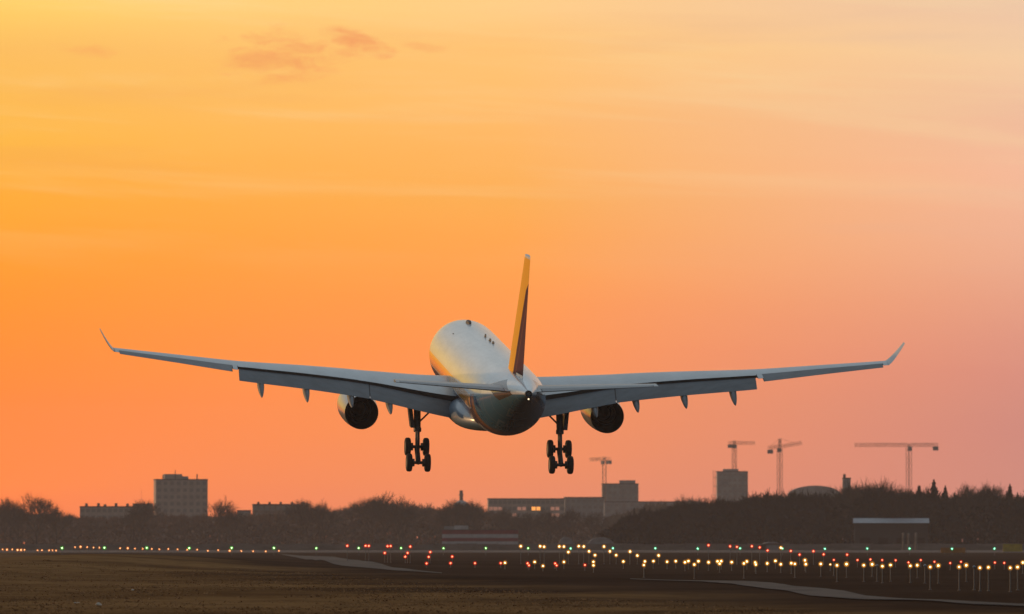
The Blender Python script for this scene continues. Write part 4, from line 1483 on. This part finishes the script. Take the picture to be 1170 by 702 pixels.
# pale bollards before the shed
for i, (x, t_) in enumerate(((1032, 610.5), (1038, 611), (1046.5, 610.5))):
    p = at(x, t_, 2280)
    r = MB().tube((0, 0, -.1), (0, 0, p.z), .35, .3, 10).sphere((0, 0, p.z), .38, 10, 4, 0, 0.0).build('marker_post', M['wall_c'], None, 40)
    r.location = (p.x, 2280, 0)
    tag(r, 'pale upright marker post, %s of three from the left below the shed' % ORD[i + 1], 'post', 'pale marker posts below the shed')

# yellow and orange boards on legs beside the runway
M['sign_y'] = mat('yellow board paint', (.42, .27, .015), .6, var=.15, vscale=.8)
M['sign_o'] = mat('orange board paint', (.36, .13, .015), .6, var=.15, vscale=.8)
for x0, x1, t_, bt, d, mm, lab in ((1146, 1168, 621.8, 630.5, 1830, 'sign_y', 'plain yellow board on legs near the right edge'), (1075, 1103, 626, 632.4, 1700, 'sign_o', 'plain orange board on legs behind a green light')):
    a, b = at(x0, t_, d), at(x1, t_, d)
    hw = (b.x - a.x) / 2
    r = empty('board', ((a.x + b.x) / 2, d, 0))
    tag(r, lab, 'sign board')
    z0 = max(.25, at(x0, bt, d).z)
    MB().box(-hw, hw, 0, .35, z0, a.z).build('panel', M[mm], r)
    for fx in (-.7, 0, .7):
        MB().box(hw * fx - .06, hw * fx + .06, .1, .25, -.1, z0 - .003).build('leg', M['post'], r)


# ------------------------------------------------------------------ tower cranes
M['crane'] = mat('crane steel', (.30, .16, .11), .6, .2, var=.2, vscale=1.0)
M['ballast'] = mat('crane ballast', (.2, .2, .2), .9, var=.2, vscale=1.0)


def lattice(mb, a, b, w, step, r=.12):
    a, b = Vector(a), Vector(b)
    d = (b - a)
    L = d.length
    d.normalize()
    u = d.orthogonal().normalized()
    v = d.cross(u)
    cs = [u * w / 2 + v * w / 2, u * w / 2 - v * w / 2, -u * w / 2 - v * w / 2, -u * w / 2 + v * w / 2]
    for c in cs:
        mb.tube(a + c, b + c, r, r, 4)
    n = max(1, int(L / step))
    for i in range(n):
        p, q = a + d * (L * i / n), a + d * (L * (i + 1) / n)
        for k in range(4):
            c, e = cs[k], cs[(k + 1) % 4]
            mb.tube(p + (c if i % 2 else e), q + (e if i % 2 else c), r * .7, r * .7, 4)
            mb.tube(p + c, p + e, r * .6, r * .6, 4)


def crane(px, jib_y, d, la, lc, rot, label, apex=7.0, tilt=0.0):
    """jib la metres to the left in the view when rot = 0, counter-jib lc to the right"""
    p = at(px, jib_y, d)
    r = empty('tower_crane', (p.x, d, 0), (0, 0, R(rot)))
    tag(r, label, 'crane', 'tower cranes over the far building sites')
    H = p.z
    m = MB()
    lattice(m, (0, 0, 0), (0, 0, H), 1.9, 2.8, .11)
    m.build('mast', M['crane'], r)
    m = MB()
    zt = H + 1.2
    lattice(m, (-1, 0, zt), (-la, 0, zt + la * tilt), 1.2, 2.6, .085)
    m.build('jib', M['crane'], r)
    m = MB()
    lattice(m, (1, 0, zt), (lc, 0, zt - lc * tilt), 1.2, 2.6, .085)
    cj = m.build('counter_jib', M['crane'], r)
    MB().box(lc - 2.6, lc, -.9, .9, zt - 2.6 - lc * tilt, zt - .7 - lc * tilt).build('counterweight', M['ballast'], cj)
    m = MB()
    if apex > 0:
        lattice(m, (0, 0, H), (0, 0, H + apex), 1.0, 2.0, .12)
        m.tube((0, 0, H + apex), (-la * .65, 0, zt + .7 + la * .65 * tilt), .06, .06, 4).tube((0, 0, H + apex), (lc * .85, 0, zt + .7 - lc * tilt), .06, .06, 4)
        m.build('apex_tower', M['crane'], r)
    MB().box(-.6, 1.4, -1.9, -.95, H - 1.6, H + .4).build('cab', M['panel2'], r)


crane(690.5, 527.5, 4250, 12, 5, -50, 'small hazy crane at the left edge of the smaller unfinished tower', 2.5)
crane(839, 509, 4330, 12, 3.5, 160, 'hazy crane rising behind the taller unfinished tower', 2.5)
crane(891, 513, 3900, 11, 6, 170, 'darkest crane with a pointed apex, standing free right of the unfinished towers', 5.0, .16)
crane(1038.5, 511.5, 3800, 26, 14, 0, 'long-armed crane rising from the right wood', 1.8)

# ------------------------------------------------------------------ haze
hzm = bpy.data.materials.new('evening haze')
hzm.use_nodes = True
t = hzm.node_tree
t.nodes.clear()
o_ = t.nodes.new('ShaderNodeOutputMaterial')
pv = t.nodes.new('ShaderNodeVolumePrincipled')
pv.inputs['Color'].default_value = (.95, .78, .73, 1)
pv.inputs['Density'].default_value = 0.5e-4
pv.inputs['Anisotropy'].default_value = 0.25
t.links.new(pv.outputs[0], o_.inputs['Volume'])
hb = MB().box(-4100, 4100, -300, 5600, -1.6, 95).build('haze', hzm)
tag(hb, kind='stuff')
